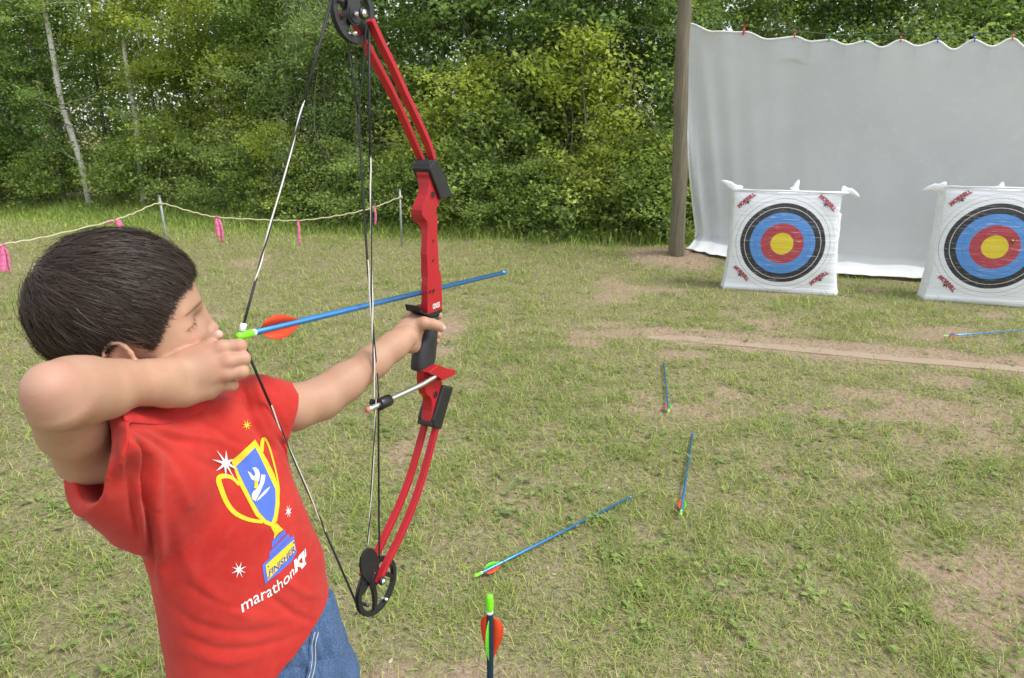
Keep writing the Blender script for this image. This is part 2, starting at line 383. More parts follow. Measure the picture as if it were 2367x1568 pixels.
# ------------------------------------------------------------------ the wood behind the field
rng = np.random.default_rng(11)
M_LEAF = leafmat('tree_leaf', .52, .38, .5)
def barkmat(name, a, b, band=False):
    t = NT(name); co = t.coord('Object', (1, 1, 1)); n = t.noise(t.coord('Object', (14, 14, 2.2 if not band else 40)), 1.6, 5, .7)
    c = t.ramp(n, [(.35, a), (.62, b)])
    if band:
        n2 = t.noise(t.coord('Object', (3, 3, 9)), 1.5, 3, .6)
        c = t.mix(t.ramp(n2, [(.58, 0.), (.66, .9)]), c, (.06, .055, .05))
    t.col(c).rough(.9).bump(n, .6, .02); return t.m
M_BIRCH = barkmat('birch_bark', (.42, .40, .36), (.78, .76, .71), True)
M_BARK = barkmat('grey_bark', (.07, .062, .05), (.22, .20, .165))
def leaves(C_, N_, S_, cols, wr=.55):
    """pointed, folded leaves: C_ centres, N_ normals, S_ lengths"""
    n = len(C_); N_ = N_ / np.linalg.norm(N_, axis=1)[:, None]
    r = rng.normal(0, 1, (n, 3)); d = np.cross(N_, r); d /= np.linalg.norm(d, axis=1)[:, None]; s = np.cross(N_, d)
    L = S_[:, None]; W = L * wr * .5; fold = L * .10
    a = C_ - d * L * .5; e = C_ + d * L * .5 - N_ * L * .12; m = C_ - d * L * .06
    V = np.stack([a, m + s * W + N_ * fold, e, m - s * W + N_ * fold, m + d * L * .1], 1).reshape(-1, 3)
    k = np.arange(n)[:, None] * 5
    Q = np.concatenate([k + np.array([0, 4, 2, 1]), k + np.array([0, 3, 2, 4])])
    return V, Q, np.repeat(cols, 5, 0)
def limb(p0, p1, r0, r1, wob, n=6, seg=6):
    p0 = np.array(p0, float); p1 = np.array(p1, float); t = np.linspace(0, 1, n)[:, None]
    p = p0 * (1 - t) + p1 * t + rng.normal(0, wob, (n, 3)) * np.sin(t * np.pi); 
    return tube(p, np.linspace(r0, r1, n), seg)
GREENS = dict(dark=[(.19, .29, .085), (.24, .345, .10), (.16, .25, .085)], mid=[(.28, .37, .105), (.345, .43, .12), (.23, .325, .10)],
              bright=[(.40, .47, .10), (.47, .53, .12), (.33, .41, .10)], willow=[(.27, .35, .135), (.32, .40, .16), (.225, .31, .12)])
def tree_meshes(name, hgt, r, nleaf, tone, z0, trunk_r, leaf=.075, lean=.0, bark=None, stems=1, wr=.55, flat=.45, twiggy=True):
    """one plant standing on its own origin: returns (wood mesh, foliage mesh)"""
    parts = []; tips = []
    for s in range(stems):
        b = np.array([rng.normal(0, .12) * (stems > 1), rng.normal(0, .12) * (stems > 1), -.05])
        top = b + np.array([rng.normal(lean, .1 + .25 * (stems > 1)) * hgt * .3, rng.normal(0, .08 + .2 * (stems > 1)) * hgt * .3, hgt * rng.uniform(.85, 1)])
        n = 9; t = np.linspace(0, 1, n)[:, None]; tr = b * (1 - t) + top * t + rng.normal(0, .02 * hgt ** .5, (n, 3)) * np.sin(t * np.pi)
        parts.append(tube(tr, np.linspace(trunk_r, trunk_r * .25, n) / stems ** .4, 8))
        nb = max(5, int(26 / stems))
        for k in range(nb):
            q = rng.uniform(max(.08, z0 / hgt * .7), .98); o = np.array([np.interp(q, t[:, 0], tr[:, j]) for j in range(3)])
            a = rng.uniform(0, 6.283); L = r * rng.uniform(.55, 1.05) * (1.15 - .6 * q)
            e = o + np.array([math.cos(a) * L, math.sin(a) * L, L * rng.uniform(.05, .7)])
            parts.append(limb(o, e, trunk_r * .22 * (1.2 - q), .003, .04 * L, 5, 5))
            for w in np.linspace(.25, 1, 6): tips.append(o * (1 - w) + e * w + rng.normal(0, .09 * L, 3))
            for w in range(3):
                o2 = o + (e - o) * rng.uniform(.3, .8); e2 = o2 + rng.normal(0, .35 * L, 3) + np.array([0, 0, .1 * L])
                parts.append(limb(o2, e2, .007, .003, .02, 4, 4)); tips += [e2, (o2 + e2) / 2]
    tips = np.array(tips); tips = tips[tips[:, 2] > z0 - .2]
    sz = rng.uniform(.3, 1, len(tips)); ii = rng.choice(len(tips), nleaf, p=sz / sz.sum())
    # each tip carries sprays: leaves sit in flattish plates
    sp = .06 + .11 * r * .5
    C_ = tips[ii] + rng.normal(0, 1, (nleaf, 3)) * np.array([sp, sp, sp * flat]) * rng.uniform(.5, 1.4, (nleaf, 1))
    C_[:, 2] = np.maximum(C_[:, 2], .03)
    N_ = np.array([0, -.15, 1.0]) + rng.normal(0, .55, (nleaf, 3))
    pal_ = np.array(GREENS[tone]); tn = rng.uniform(.75, 1.3, len(tips))
    cols = pal_[rng.integers(0, 3, nleaf)] * tn[ii][:, None] * rng.uniform(.95, 1.3, (nleaf, 1))
    S_ = leaf * rng.uniform(.6, 1.25, nleaf)
    V, Q, cc = leaves(C_, N_, S_, cols, wr)
    wv, wf = join(parts)
    wm = bpy.data.meshes.new(name + '_wood'); wm.from_pydata([tuple(a) for a in wv], [], wf); wm.materials.append(bark or M_BARK); wm.shade_smooth()
    return wm, fastmesh(name + '_leaves', V, Q, M_LEAF, cc)
KINDS = {}
KINDS['sapling'] = tree_meshes('sapling', 5.2, 1.5, 17000, 'mid', .55, .045, .066)
KINDS['sapling2'] = tree_meshes('sapling', 5.6, 1.7, 17000, 'dark', .9, .055, .066)
KINDS['sapling3'] = tree_meshes('sapling', 4.6, 1.4, 15000, 'bright', .5, .04, .062)
KINDS['birch'] = tree_meshes('birch', 8.5, 1.0, 10000, 'mid', 1.3, .058, .06, bark=M_BIRCH)
KINDS['oak'] = tree_meshes('oak', 9.0, 2.0, 14000, 'dark', 1.9, .11, .085)
KINDS['shrub'] = tree_meshes('shrub', 1.9, 1.0, 10000, 'bright', .1, .03, .056, stems=5)
KINDS['shrub2'] = tree_meshes('shrub', 1.5, .9, 9000, 'mid', .05, .025, .058, stems=5)
KINDS['willow'] = tree_meshes('willow', 2.9, 1.0, 11000, 'willow', .2, .03, .08, stems=6, wr=.2, flat=1.2)
KINDS['low'] = tree_meshes('low', .75, .7, 3600, 'mid', .0, .015, .075, stems=6)
def plant(kind, name, x, y, s, label, cat, group=None, rz=None, sz=1.0):
    wm, lm = KINDS[kind]
    e = empty(name, (x, y, float(gz(x, y))), label, cat, group, rng.uniform(0, 6.28) if rz is None else rz)
    e.scale = (s, s, s * sz)
    w = nobj('trunk' if cat == 'tree' else 'stems', wm, e); c = nobj('crown' if cat == 'tree' else 'foliage', lm, e)
    return e
def px2(u, y):                                   # world x of picture column u on the ground line at distance y
    d = y * CP + (H - .3) * SP; return (u - CU) / FPX * d

# trees one can tell apart by their trunks
for u, y, kind, s, lab in [(205, 11.7, 'birch', .95, 'birch with a white leaning trunk at the left of the wood'),
                           (330, 11.5, 'birch', .8, 'slim grey birch right of the white leaning one, behind the first stake'),
                           (55, 12.6, 'oak', .8, 'thin dark tree with a crooked trunk at the far left of the wood edge'),
                           (640, 12.4, 'oak', .85, 'dark-stemmed tree behind the upper bowstring'),
                           (820, 10.5, 'birch', .9, 'pale birch stem behind the top cam of the bow'),
                           (990, 10.7, 'birch', 1.05, 'birch with broken white stem right of the upper bow limb'),
                           (1110, 10.9, 'oak', 1.1, 'tall dark tree standing straight behind the yellow-green shrubs'),
                           (1300, 12.5, 'birch', .8, 'grey birch halfway between the bow and the wooden pole'),
                           (1390, 10.2, 'oak', .95, 'forked dark tree with bare lower branches just left of the pole'),
                           (1532, 9.35, 'birch', .75, 'white birch stem beside the wooden pole'),
                           (1955, 10.6, 'oak', 1.15, 'thick straight trunk rising above the middle of the grey sheet'),
                           (2190, 10.8, 'oak', 1.0, 'forked tree above the right half of the grey sheet'),
                           (1760, 10.8, 'birch', .9, 'birch above the left end of the grey sheet'),
                           (2400, 10.4, 'oak', 1.0, 'dark tree at the far right behind the sheet')]:
    plant(kind, 'birch_tree' if kind == 'birch' else 'broadleaf_tree', px2(u, y), y, s, lab, 'tree')
# young trees filling the edge of the wood: nothing but their place tells them apart
spots = [(-60, 12.4, 'sapling2', 1), (90, 13.4, 'sapling', 1.05), (150, 11.9, 'sapling2', .8), (270, 12.6, 'sapling', 1.0), (385, 11.8, 'sapling3', .95), (470, 12.9, 'sapling', 1.15), (540, 11.5, 'sapling3', 1.0),
         (610, 13.2, 'sapling', 1.2), (700, 11.2, 'sapling', .9), (750, 12.8, 'sapling3', 1.15), (850, 10.9, 'sapling2', .85), (930, 13.0, 'sapling', 1.1), (1040, 10.9, 'sapling2', .9),
         (1170, 10.7, 'sapling', .85), (1240, 11.7, 'sapling2', 1.1), (1330, 10.6, 'sapling2', .9), (1450, 10.9, 'sapling', 1.0), (1510, 9.7, 'sapling2', .8), (1640, 10.2, 'sapling', 1.0), (1730, 9.9, 'sapling', .9),
         (1860, 10.3, 'sapling2', 1.0), (2040, 9.9, 'sapling', 1.0), (2130, 10.4, 'sapling2', 1.1), (2290, 10.0, 'sapling3', 1.15), (2460, 10.2, 'sapling', 1.0), (-170, 12.0, 'sapling', 1.0), (-330, 12.2, 'sapling2', 1.0), (-480, 12.8, 'sapling', 1.1), (2620, 10.0, 'sapling2', 1.0)]
cnt = {}
for u, y, k, s in sorted(spots):
    cnt[k] = cnt.get(k, 0) + 1
    lab = {'sapling': 'mid-green young tree in the wood edge, %s of its colour from the left', 'sapling2': 'dark green young tree in the wood edge, %s of its colour from the left',
           'sapling3': 'yellow-green young tree in the wood edge, %s of its colour from the left'}[k] % ORD[cnt[k] - 1]
    plant(k, 'young_tree', px2(u, y), y, s, lab, 'tree', {'sapling': 'mid-green young trees in the wood edge', 'sapling2': 'dark young trees in the wood edge', 'sapling3': 'yellow-green young trees in the wood edge'}[k])
for u, y, k, s, lab in [(760, 10.3, 'willow', 1.05, 'feathery pale green willow shrub behind the bowstring'),
                        (905, 10.6, 'willow', .8, 'smaller willow shrub right of the feathery one'),
                        (1060, 9.9, 'shrub', 1.25, 'yellow-green shrub just right of the upper bow limb'),
                        (1330, 9.5, 'shrub', 1.4, 'bright yellow-green shrub with layered branches in the middle of the wood edge'),
                        (1200, 9.9, 'shrub2', 1.4, 'dense dark shrub left of the layered yellow-green one')]:
    plant(k, 'shrub', px2(u, y), y, s, lab, 'shrub')
for n_, (u, y, k, s) in enumerate(sorted([(430, 11.3, 'shrub2', 1), (560, 10.8, 'shrub2', .9), (650, 10.4, 'shrub', .8), (820, 9.9, 'shrub2', .8), (960, 9.8, 'shrub2', .8), (1120, 9.3, 'shrub2', .75), (1260, 9.2, 'shrub2', .8),
                   (1400, 9.1, 'shrub', .85), (1470, 9.0, 'shrub2', .9), (1545, 9.1, 'shrub2', 1.0), (300, 11.7, 'shrub2', .9), (20, 12.2, 'shrub2', 1), (120, 11.9, 'shrub2', .8), (-60, 11.9, 'shrub2', 1.1)])):
    plant(k, 'bush', px2(u, y), y, s, 'leafy bush at the foot of the wood, %s from the left' % ORD[n_], 'bush', 'leafy bushes at the foot of the wood')
for i, u in enumerate(np.sort(rng.uniform(560, 1560, 26))):
    u = float(u); x = px2(u, 9.6); y = float(yedge(x)) + rng.uniform(-.25, .35)
    plant('low', 'undergrowth_bush', x, y, rng.uniform(.5, 1.0), 'knee-high leafy undergrowth between grass and wood, %s from the left' % ORD[i], 'undergrowth', 'knee-high undergrowth along the wood')
# the depth of the wood: one mass of foliage behind and above, and dim ground cover
N = 290000
x = rng.uniform(-27, 18, N); y = rng.uniform(0, 1, N) ** 1.2 * 8 + np.interp(x, [-14, -5, 0, 2, 14], [15.5, 13.6, 12.6, 11.6, 11.6]); z = rng.uniform(0.1, 8.5, N)
dn = vnoise(x * .7, z * .8 + y * .3, 5) * .6 + vnoise(x * 2.1, z * 2.2 + y, 6) * .4
k = (dn > .33) & (rng.uniform(0, 1, N) < np.clip(1.25 - .09 * z, .3, 1)); x, y, z = x[k], y[k], z[k]; n = len(x)
cl = rng.normal(0, 1, (n, 3)) * .1
pal_ = np.array(GREENS['mid'] + GREENS['mid']); cols = pal_[rng.integers(0, 6, n)] * rng.uniform(.7, 1.25, (n, 1))
V, Q, cc = leaves(np.stack([x, y, z], 1) + cl, np.array([0, -.2, 1.]) + rng.normal(0, .6, (n, 3)), rng.uniform(.09, .16, n), cols, .6)
tag(nobj('distant_foliage', fastmesh('distant_foliage', V, Q, M_LEAF, cc)), kind='stuff', label='dense green foliage of the wood farther back', cat='woodland')
parts = []
for i in range(46):
    x0 = rng.uniform(-16, 14); y0 = rng.uniform(13.5, 21); r0 = rng.uniform(.04, .12)
    parts.append(limb((x0, y0, -.1), (x0 + rng.normal(0, .8), y0 + rng.normal(0, .5), 10), r0, r0 * .55, .12, 8, 7))
v, f = join(parts); tag(mesh('distant_trunks', v, f, M_BARK), kind='stuff', label='thin dark trunks deep in the wood', cat='woodland trunks')
# fallen grey branches in the undergrowth
def branch(name, pts, r, label, twigs=5):
    pts = np.array([tuple(p) for p in pts]); parts = [tube(smooth_path(pts, 12), np.linspace(r, r * .35, 12), 6)]
    for k in range(twigs):
        i = rng.integers(0, len(pts) - 1); w = rng.uniform(); o = pts[i] * (1 - w) + pts[i + 1] * w
        parts.append(limb(o, o + rng.normal(0, .22, 3) + [0, 0, .08], r * .45, r * .15, .02, 4, 5))
    v, f = join(parts); return tag(mesh(name, v, f, M_DRY), label, 'branch')
M_DRY = plain('dry_wood', (.34, .31, .27), .9, var=.25)
branch('dead_branch', [P(825, 470, 9.9), P(850, 490, 9.8), P(880, 530, 9.7), P(900, 560, 9.6)], .012, 'bare grey dead branch low in the undergrowth behind the bowstring', 9)
branch('dead_branch', [P(545, 372, 10.6), P(590, 368, 10.5), P(640, 384, 10.4), P(660, 370, 10.4)], .012, 'thin pale dead branch arching across the leaves left of the bow', 2)
branch('dead_branch', [P(1290, 275, 10.0), P(1350, 285, 9.9), P(1390, 330, 9.9), P(1400, 400, 9.9)], .014, 'crooked grey dead branch left of the wooden pole', 7)
# ------------------------------------------------------------------ pole, line, sheet, pegs
rng = np.random.default_rng(5)
t = NT('pole_wood'); g = t.noise(t.coord('Object', (30, 30, 1.2)), 2, 5, .65); g2 = t.noise(t.coord('Object', (1, 1, 1)), 2.5, 4)
c = t.mix(g2, t.ramp(g, [(.3, (.10, .083, .056)), (.7, (.25, .21, .15))]), t.ramp(g, [(.3, (.09, .085, .055)), (.7, (.17, .16, .11))]))
t.col(c).rough(.92).bump(g, .6, .006); M_POLE = t.m
def pole(x, y, tx, ty, hh, label):
    n = 24; k = np.linspace(0, 1, n); p = np.stack([x + (tx - x) * k + .012 * np.sin(k * 9), y + (ty - y) * k, float(gz(x, y)) - .15 + (hh + .15) * k], 1)
    v, f = tube(p, .083 - .026 * k + .003 * np.sin(k * 31), 20)
    v = v + (np.array([[vnoise(a * 40, c_ * 3, 9) - .5] for a, b, c_ in v]) * .004)
    return tag(mesh('wooden_pole', v, f, M_POLE), label, 'pole')
pb = G(1563, 588, .08); 
pt = hit(1584, 0, (0, pb.y, 0), (0, 1, 0)); k = 3.8 / pt.z
pole(pb.x, pb.y, pb.x + (pt.x - pb.x) * k, pb.y, 3.8, 'round weathered wooden pole holding the left end of the grey sheet')
# the vertical plane of the sheet
S0 = G(1597, 592); S1 = G(2150, 640); sdir = (S1 - S0).normalized(); snrm = Vector((-sdir.y, sdir.x, 0))
def onsheet(u, v): 
    q = hit(u, v, S0, snrm); return ((q - S0).dot(sdir), q.z)
c2 = lambda x, y: ((x / 2.063 + 1560) / 1.0815, (y / 2.063) / 1.0815)
pegs = [(325, 122), (617, 165), (877, 190), (1055, 206), (1240, 213), (1423, 208), (1612, 213), (1802, 207), (2000, 199)]
lows = [(470, 166), (750, 206), (965, 216), (1150, 233), (1330, 246), (1515, 239), (1700, 257), (1900, 241)]
pp = [onsheet(*c2(*q)) for q in pegs]; ll = [onsheet(*c2(*q)) for q in lows]
for j in range(2):                                # the sheet goes on past the edge of the picture
    dp = pp[-1][0] - pp[-2][0]; ll.append((pp[-1][0] + dp / 2, pp[-1][1] - .09)); pp.append((pp[-1][0] + dp, pp[-1][1] + .02))
xs = [pp[0][0]]; zs = [pp[0][1]]
for i in range(len(ll)): xs += [ll[i][0], pp[i + 1][0]]; zs += [ll[i][1], pp[i + 1][1]]
SL = xs[-1]
t = NT('thin_grey_sheet'); co = t.coord('Object'); w1 = t.noise(t.coord('Object', (1, 1, 2.5)), 60, 3, .6); w2 = t.noise(co, 1.1, 5, .6); w3 = t.noise(co, 11, 5, .7)
cc = t.ramp(w2, [(.3, (.66, .69, .70)), (.7, (.74, .765, .77))]); cc = t.mix(t.ramp(w3, [(.54, 0.), (.70, .45)]), cc, (.80, .81, .79))
t.col(cc).rough(.85).bump(t.math('ADD', w1, t.math('MULTIPLY', w3, 1.5)), .25, .006); t.b.inputs['Specular IOR Level'].default_value = .15
tr = t.add('ShaderNodeBsdfTranslucent'); t.link(cc, tr.inputs['Color'])
mx = t.add('ShaderNodeMixShader'); mx.inputs[0].default_value = .30; t.link(t.b.outputs[0], mx.inputs[1]); t.link(tr.outputs[0], mx.inputs[2])
t.link(mx.outputs[0], t.out.inputs[0]); M_SHEET = t.m
nu, nv = 420, 110; U, Vv = np.meshgrid(np.linspace(0, 1, nu), np.linspace(0, 1, nv), indexing='ij')
sx = pp[0][0] + U * (SL - pp[0][0]); 

# scallops between the pegs: cosine interpolation of the top edge
seg = np.clip(np.searchsorted(xs, sx, 'right') - 1, 0, len(xs) - 2); xa = np.array(xs)[seg]; xb = np.array(xs)[seg + 1]; za = np.array(zs)[seg]; zb = np.array(zs)[seg + 1]
q = (sx - xa) / (xb - xa); ztop = za + (zb - za) * (1 - np.cos(q * pi)) / 2
zz = ztop * (1 - Vv)                               # Vv = 0 at the top
xd = sx - .03 * np.sin(Vv * pi) * (U < .02)
# swags hang from the pegs; the left edge pulls in towards the ground, loose folds by the pole
dist = np.min(np.abs(sx[..., None] - np.array([p[0] for p in pp])), -1)
nrm = .022 * np.exp(-Vv * 22) * np.cos(dist * 12) + .016 * (fbm(sx * 1.2, zz * .6, 31) - .5) + .006 * (fbm(sx * 5 + zz * 2, zz * 1.5, 32) - .5) + .022 * np.exp(-sx * 3) * np.sin(sx * 26 + zz * 3.) * (Vv) ** .5 
nrm += .10 * np.exp(-(zz / .35) ** 2) * np.sin(sx * 2.2 + 1) + .018 * np.exp(-(sx - .85) ** 2 / .02) * (Vv > .1)
leftin = (-pp[0][0]) * np.interp(zz, [0, .2, 1.2, 2.3], [1.0, 1.15, .6, 0.0]) * np.exp(-(sx - pp[0][0]) * 1.6)
Xs = S0.x + sdir.x * (xd + leftin) + snrm.x * nrm; Ys = S0.y + sdir.y * (xd + leftin) + snrm.y * nrm
Zs = zz.copy()
# the lowest strip lies on the ground towards the field
skirt = Vv > .93; k = np.clip((Vv - .93) / .07, 0, 1)
wid = .26 + .12 * np.exp(-((sx - .25) / .35) ** 2) + .08 * vnoise(sx * 2.5, 0 * sx, 8)
Zs = np.where(skirt, np.maximum(ztop * .07 * (1 - k) ** 2 * .7, 0) + .030 + .022 * vnoise(sx * 12, k * 4, 4) * (1 - .5 * k), Zs + .0)
Zs += np.array(gz(Xs, Ys)) * (Vv) ** 4
Xs -= snrm.x * wid * k; Ys -= snrm.y * wid * k
I = np.arange(nu * nv).reshape(nu, nv); Q = np.stack([I[:-1, :-1], I[:-1, 1:], I[1:, 1:], I[1:, :-1]], -1).reshape(-1, 4)
me = fastmesh('grey_sheet', np.stack([Xs.ravel(), Ys.ravel(), Zs.ravel()], 1), Q, M_SHEET, smooth=True)
hemm = NT('painted_light_hem'); hemm.col((.86, .87, .87)).rough(.85); me.materials.append(hemm.m)  # same cloth made whiter: light on the upturned bottom strip put into its colour
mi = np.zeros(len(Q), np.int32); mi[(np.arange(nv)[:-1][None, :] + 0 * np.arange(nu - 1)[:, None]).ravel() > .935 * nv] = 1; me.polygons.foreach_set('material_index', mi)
sheet = tag(nobj('backdrop_sheet', me), 'large thin grey sheet pegged to a line behind the targets, hem trailing on grass', 'sheet')
so = sheet.modifiers.new('thickness', 'SOLIDIFY'); so.thickness = .004; so.offset = 0
hm = []                                            # white hem
for i in range(0, nu): hm.append((Xs[i, 0], Ys[i, 0] , Zs[i, 0]))
v, f = tube(np.array(hm), .010, 6); mesh('top_hem', v, f, plain('hem_white', (.78, .79, .78), .85), sheet)
v, f = tube(np.stack([Xs[0, :103], Ys[0, :103], Zs[0, :103]], 1), .014, 6); mesh('side_hem', v, f, bpy.data.materials['hem_white'], sheet)
M_WIRE = plain('green_line', (.10, .16, .12), .5)
wp = [S0 + sdir * (p[0]) + Vector((0, 0, p[1] + dz)) for p, dz in zip(pp, [.03, .055, .055, .05, .05, .05, .055, .055, .055, .055, .055])]
wpts = [np.array(pb) * [1, 1, 0] + [.06, -.02, wp[0].z + .03]] + [np.array(q_) for q_ in wp]
last = np.array(wp[-1]) + np.array(sdir) * .9; wpts.append(last + [0, 0, .03])
v, f = tube(smooth_path(np.array(wpts), 120), .0028, 5); tag(mesh('hanging_line', v, f, M_WIRE), 'thin green line strung from the wooden pole over the grey sheet', 'line')
pole(last[0], last[1], last[0] + .03, last[1], 3.6, 'second wooden pole holding the far right end of the line')
PC_ = {'green': (.03, .22, .06), 'red': (.42, .03, .02), 'orange': (.55, .10, .02), 'blue': (.02, .05, .45), 'black': (.02, .02, .02)}
def peg(p, col, s, label, rot, group=None):
    e = empty('clothes_peg', p, label, 'clothes peg', group); e.rotation_euler = (0, rot, math.atan2(sdir.y, sdir.x))
    m = plain('peg_' + col, PC_[col], .35, var=.05)
    for sg in (-1, 1):
        bm = bmesh.new()
        prof = [(.0, -.035), (.0045, -.03), (.006, 0), (.009, .03), (.006, .034), (.002, .005)]
        a = [bm.verts.new((x_ * sg, -.006, z_)) for x_, z_ in prof]; b = [bm.verts.new((x_ * sg, .006, z_)) for x_, z_ in prof]
        bm.faces.new(a); bm.faces.new(b[::-1])
        for i in range(6): bm.faces.new((a[i], b[i], b[(i + 1) % 6], a[(i + 1) % 6]))
        bmesh.ops.recalc_face_normals(bm, faces=bm.faces); bmesh.ops.scale(bm, vec=(s, s, s), verts=bm.verts)
        me = bpy.data.meshes.new('jaw'); bm.to_mesh(me); bm.free(); me.materials.append(m); nobj('jaw', me, e)
    v, f = tube([(0, -.009, 0), (0, .009, 0)], .004 * s, 8); mesh('spring', v * [s, 1, s], f, bpy.data.materials.get('steel') or plain('steel', (.55, .55, .55), .35, .9), e)
cols = ['green', 'red', 'orange', 'green', 'green', 'red', 'blue', 'blue', 'orange']
labs = ['green clothes peg at the corner of the sheet beside the pole', 'large red clothes peg, second from the pole', 'orange clothes peg, third from the pole', 'green clothes peg, fourth from the pole',
        'green clothes peg, fifth from the pole', 'red clothes peg between a green and a blue one', 'blue clothes peg next to the red one', 'blue clothes peg next to the orange one at the right', 'orange clothes peg nearest the right edge of the photo']
for i in range(9):
    peg(S0 + sdir * pp[i][0] + Vector((0, -.012, pp[i][1] + .022)), cols[i], 1.6 if i == 1 else (1.15), labs[i], rng.normal(0, .12) + (.3 if i == 1 else 0))

# ------------------------------------------------------------------ stakes, rope, pink ribbons
M_STAKE = plain('galvanised_stake', (.36, .38, .37), .55, .6, var=.2)
M_ROPE = plain('sisal_rope', (.56, .52, .33), .9, var=.15, scale=60, bump=.4)
def depth_for(u, v, z):
    kk = (CV - v) / FPX; return (H - z) / (SP - kk * CP)
def at_h(u, v, z): return P(u, v, depth_for(u, v, z))
p1 = P(368, 455, 7.2); p2 = G(929, 570); p2t = hit(924, 440, p2, (0, 1, 0))
for tp_, ft, lab in ((p1, Vector((p1.x + .02, p1.y, 0)), 'thin grey metal stake behind the boy\'s head'), (p2t, p2, 'thin grey metal stake just left of the bow handle')):
    v, f = tube([np.array(ft) - [0, 0, .1], (np.array(ft) + np.array(tp_)) / 2, np.array(tp_)], .0125, 8)
    s = tag(mesh('metal_stake', v, f, M_STAKE), lab, 'stake')
    v, f = tube([np.array(tp_), np.array(tp_) + [0, 0, .012]], .016, 8); mesh('end_cap', v, f, M_STAKE, s)
r1 = p1 + Vector((0, -.015, -.07)); r2 = hit(925, 456, p2 + Vector((0, -.02, 0)), (0, 1, 0))
def lerpd(u, v, ua, da, ub, db): 
    w = (u - ua) / (ub - ua); return P(u, v, 1 / ((1 - w) / da + w / db))
dA = float(w2cam(np.array(r1))[2]); dB = float(w2cam(np.array(r2))[2])
rp = [P(-160, 610, 4.6), P(0, 567, 5.3), P(100, 549, 5.6), P(250, 513, 6.3), P(310, 493, 6.7), r1] + [lerpd(u, v, 368, dA, 925, dB) for u, v in [(440, 489), (500, 502), (600, 508), (690, 510), (780, 499), (860, 481)]] + [r2]
rope = smooth_path(np.array([tuple(q_) for q_ in rp]), 160); rope[:, 2] += .004 * np.sin(np.arange(160) * 1.3)
v, f = tube(rope, .0062, 7); rp_o = tag(mesh('boundary_rope', v, f, M_ROPE), 'yellowish rope strung between the metal stakes', 'rope')
for q_ in (r1, r2):
    ang = np.linspace(0, 4 * pi, 26); kn = np.stack([q_.x + .02 * np.cos(ang), q_.y + .015 + .02 * np.sin(ang), q_.z + .012 * np.linspace(-1, 1, 26)], 1)
    v, f = tube(kn, .006, 6); mesh('knot', v, f, M_ROPE, rp_o)
r3 = P(-160, 610, 4.6); v, f = tube([np.array([r3.x, r3.y, -.1]), np.array(r3) + [0, 0, .07]], .0125, 8); tag(mesh('metal_stake', v, f, M_STAKE), 'grey metal stake beyond the left edge of the photo', 'stake')
t = NT('pink_ribbon'); t.col((.85, .22, .42)).rough(.5)
tr = t.add('ShaderNodeBsdfTranslucent'); tr.inputs['Color'].default_value = (.9, .28, .5, 1); mx = t.add('ShaderNodeMixShader'); mx.inputs[0].default_value = .4
t.link(t.b.outputs[0], mx.inputs[1]); t.link(tr.outputs[0], mx.inputs[2]); t.link(mx.outputs[0], t.out.inputs[0]); M_RIB = t.m
M_INK = plain('black_ink', (.03, .02, .03), .6)
def ribbon(u, v, tails, label, d=None):
    """tails: list of picture polylines of the hanging ends"""
    i = int(np.argmin([abs((FPX * c_[0] / c_[2] + CU) - u) for c_ in w2cam(rope)])); p = rope[i]; d = w2cam(p)[2]
    e = empty('marking_ribbon', tuple(p), label, 'ribbon', 'pink ribbons tied to the rope')
    for tl, w in tails:
        pts = smooth_path(np.array([tuple(P(a, b, d - .01 - .012 * j)) for j, (a, b) in enumerate(tl)]), 10)
        pts += np.random.default_rng(int(u)).normal(0, .0015, pts.shape)
        tw = np.linspace(0, rng.uniform(-.7, .7), 10) + rng.uniform(-.3, .3); ww = np.interp(np.linspace(0, 1, 10), [0, .15, 1], [.35, 1, 1]) * w / 2
        a = pts + np.stack([np.cos(tw) * ww, np.sin(tw) * ww, 0 * tw], 1); b = pts - np.stack([np.cos(tw) * ww, np.sin(tw) * ww, 0 * tw], 1)
        V = np.concatenate([a, b]); F = [(i_, i_ + 1, 11 + i_, 10 + i_) for i_ in range(9)]
        o = mesh('tail', V, F, M_RIB, e, off=p); m_ = o.modifiers.new('t', 'SOLIDIFY'); m_.thickness = .0008
        if w > .02:                                 # row of printed dashes down the tape
            vv = []; ff = []
            for q2 in (3, 5, 7):
                ctr = pts[q2]; ex = (a[q2] - b[q2]) * .22; ey = (pts[q2 + 1] - pts[q2]) * .28; nn = np.cross(ex, ey); nn = nn / np.linalg.norm(nn) * .0012; nn = nn if nn[1] < 0 else -nn
                for sx_, sy_ in ((-1, 1), (1, 1), (0, -1)):
                    c0 = ctr + ex * sx_ * .9 + ey * sy_ * .8 + nn; b0 = len(vv)
                    vv += [c0 - ex * .3 - ey * .6, c0 + ex * .3 - ey * .6, c0 + ex * .3 + ey * .6, c0 - ex * .3 + ey * .6]; ff.append((b0, b0 + 1, b0 + 2, b0 + 3))
            for b0 in range(0, len(vv), 4): mesh('printed_mark', vv[b0:b0 + 4], [(0, 1, 2, 3)], M_INK, e, off=p)
    v, f = tube(smooth_path(np.array([p + [-.014, 0, .006], p + [0, -.012, 0], p + [.014, 0, .004], p + [0, .01, -.002]]), 10), .007, 6); mesh('knot', v, f, M_RIB, e, off=p)
ribbon(8, 568, [([(5, 569), (6, 600), (9, 628)], .05), ([(12, 570), (18, 600), (24, 634)], .028)], 'pink ribbon with two tails at the left edge of the photo')
ribbon(262, 510, [([(272, 508), (275, 518), (278, 532)], .05), ([(262, 508), (256, 512), (252, 517)], .04)], 'pink ribbon tied in a bow just above the boy\'s hair')
ribbon(502, 503, [([(500, 505), (502, 530), (506, 548)], .045), ([(506, 505), (511, 530), (515, 561)], .045)], 'pink ribbon with two wide tails between the stake and the bowstring')
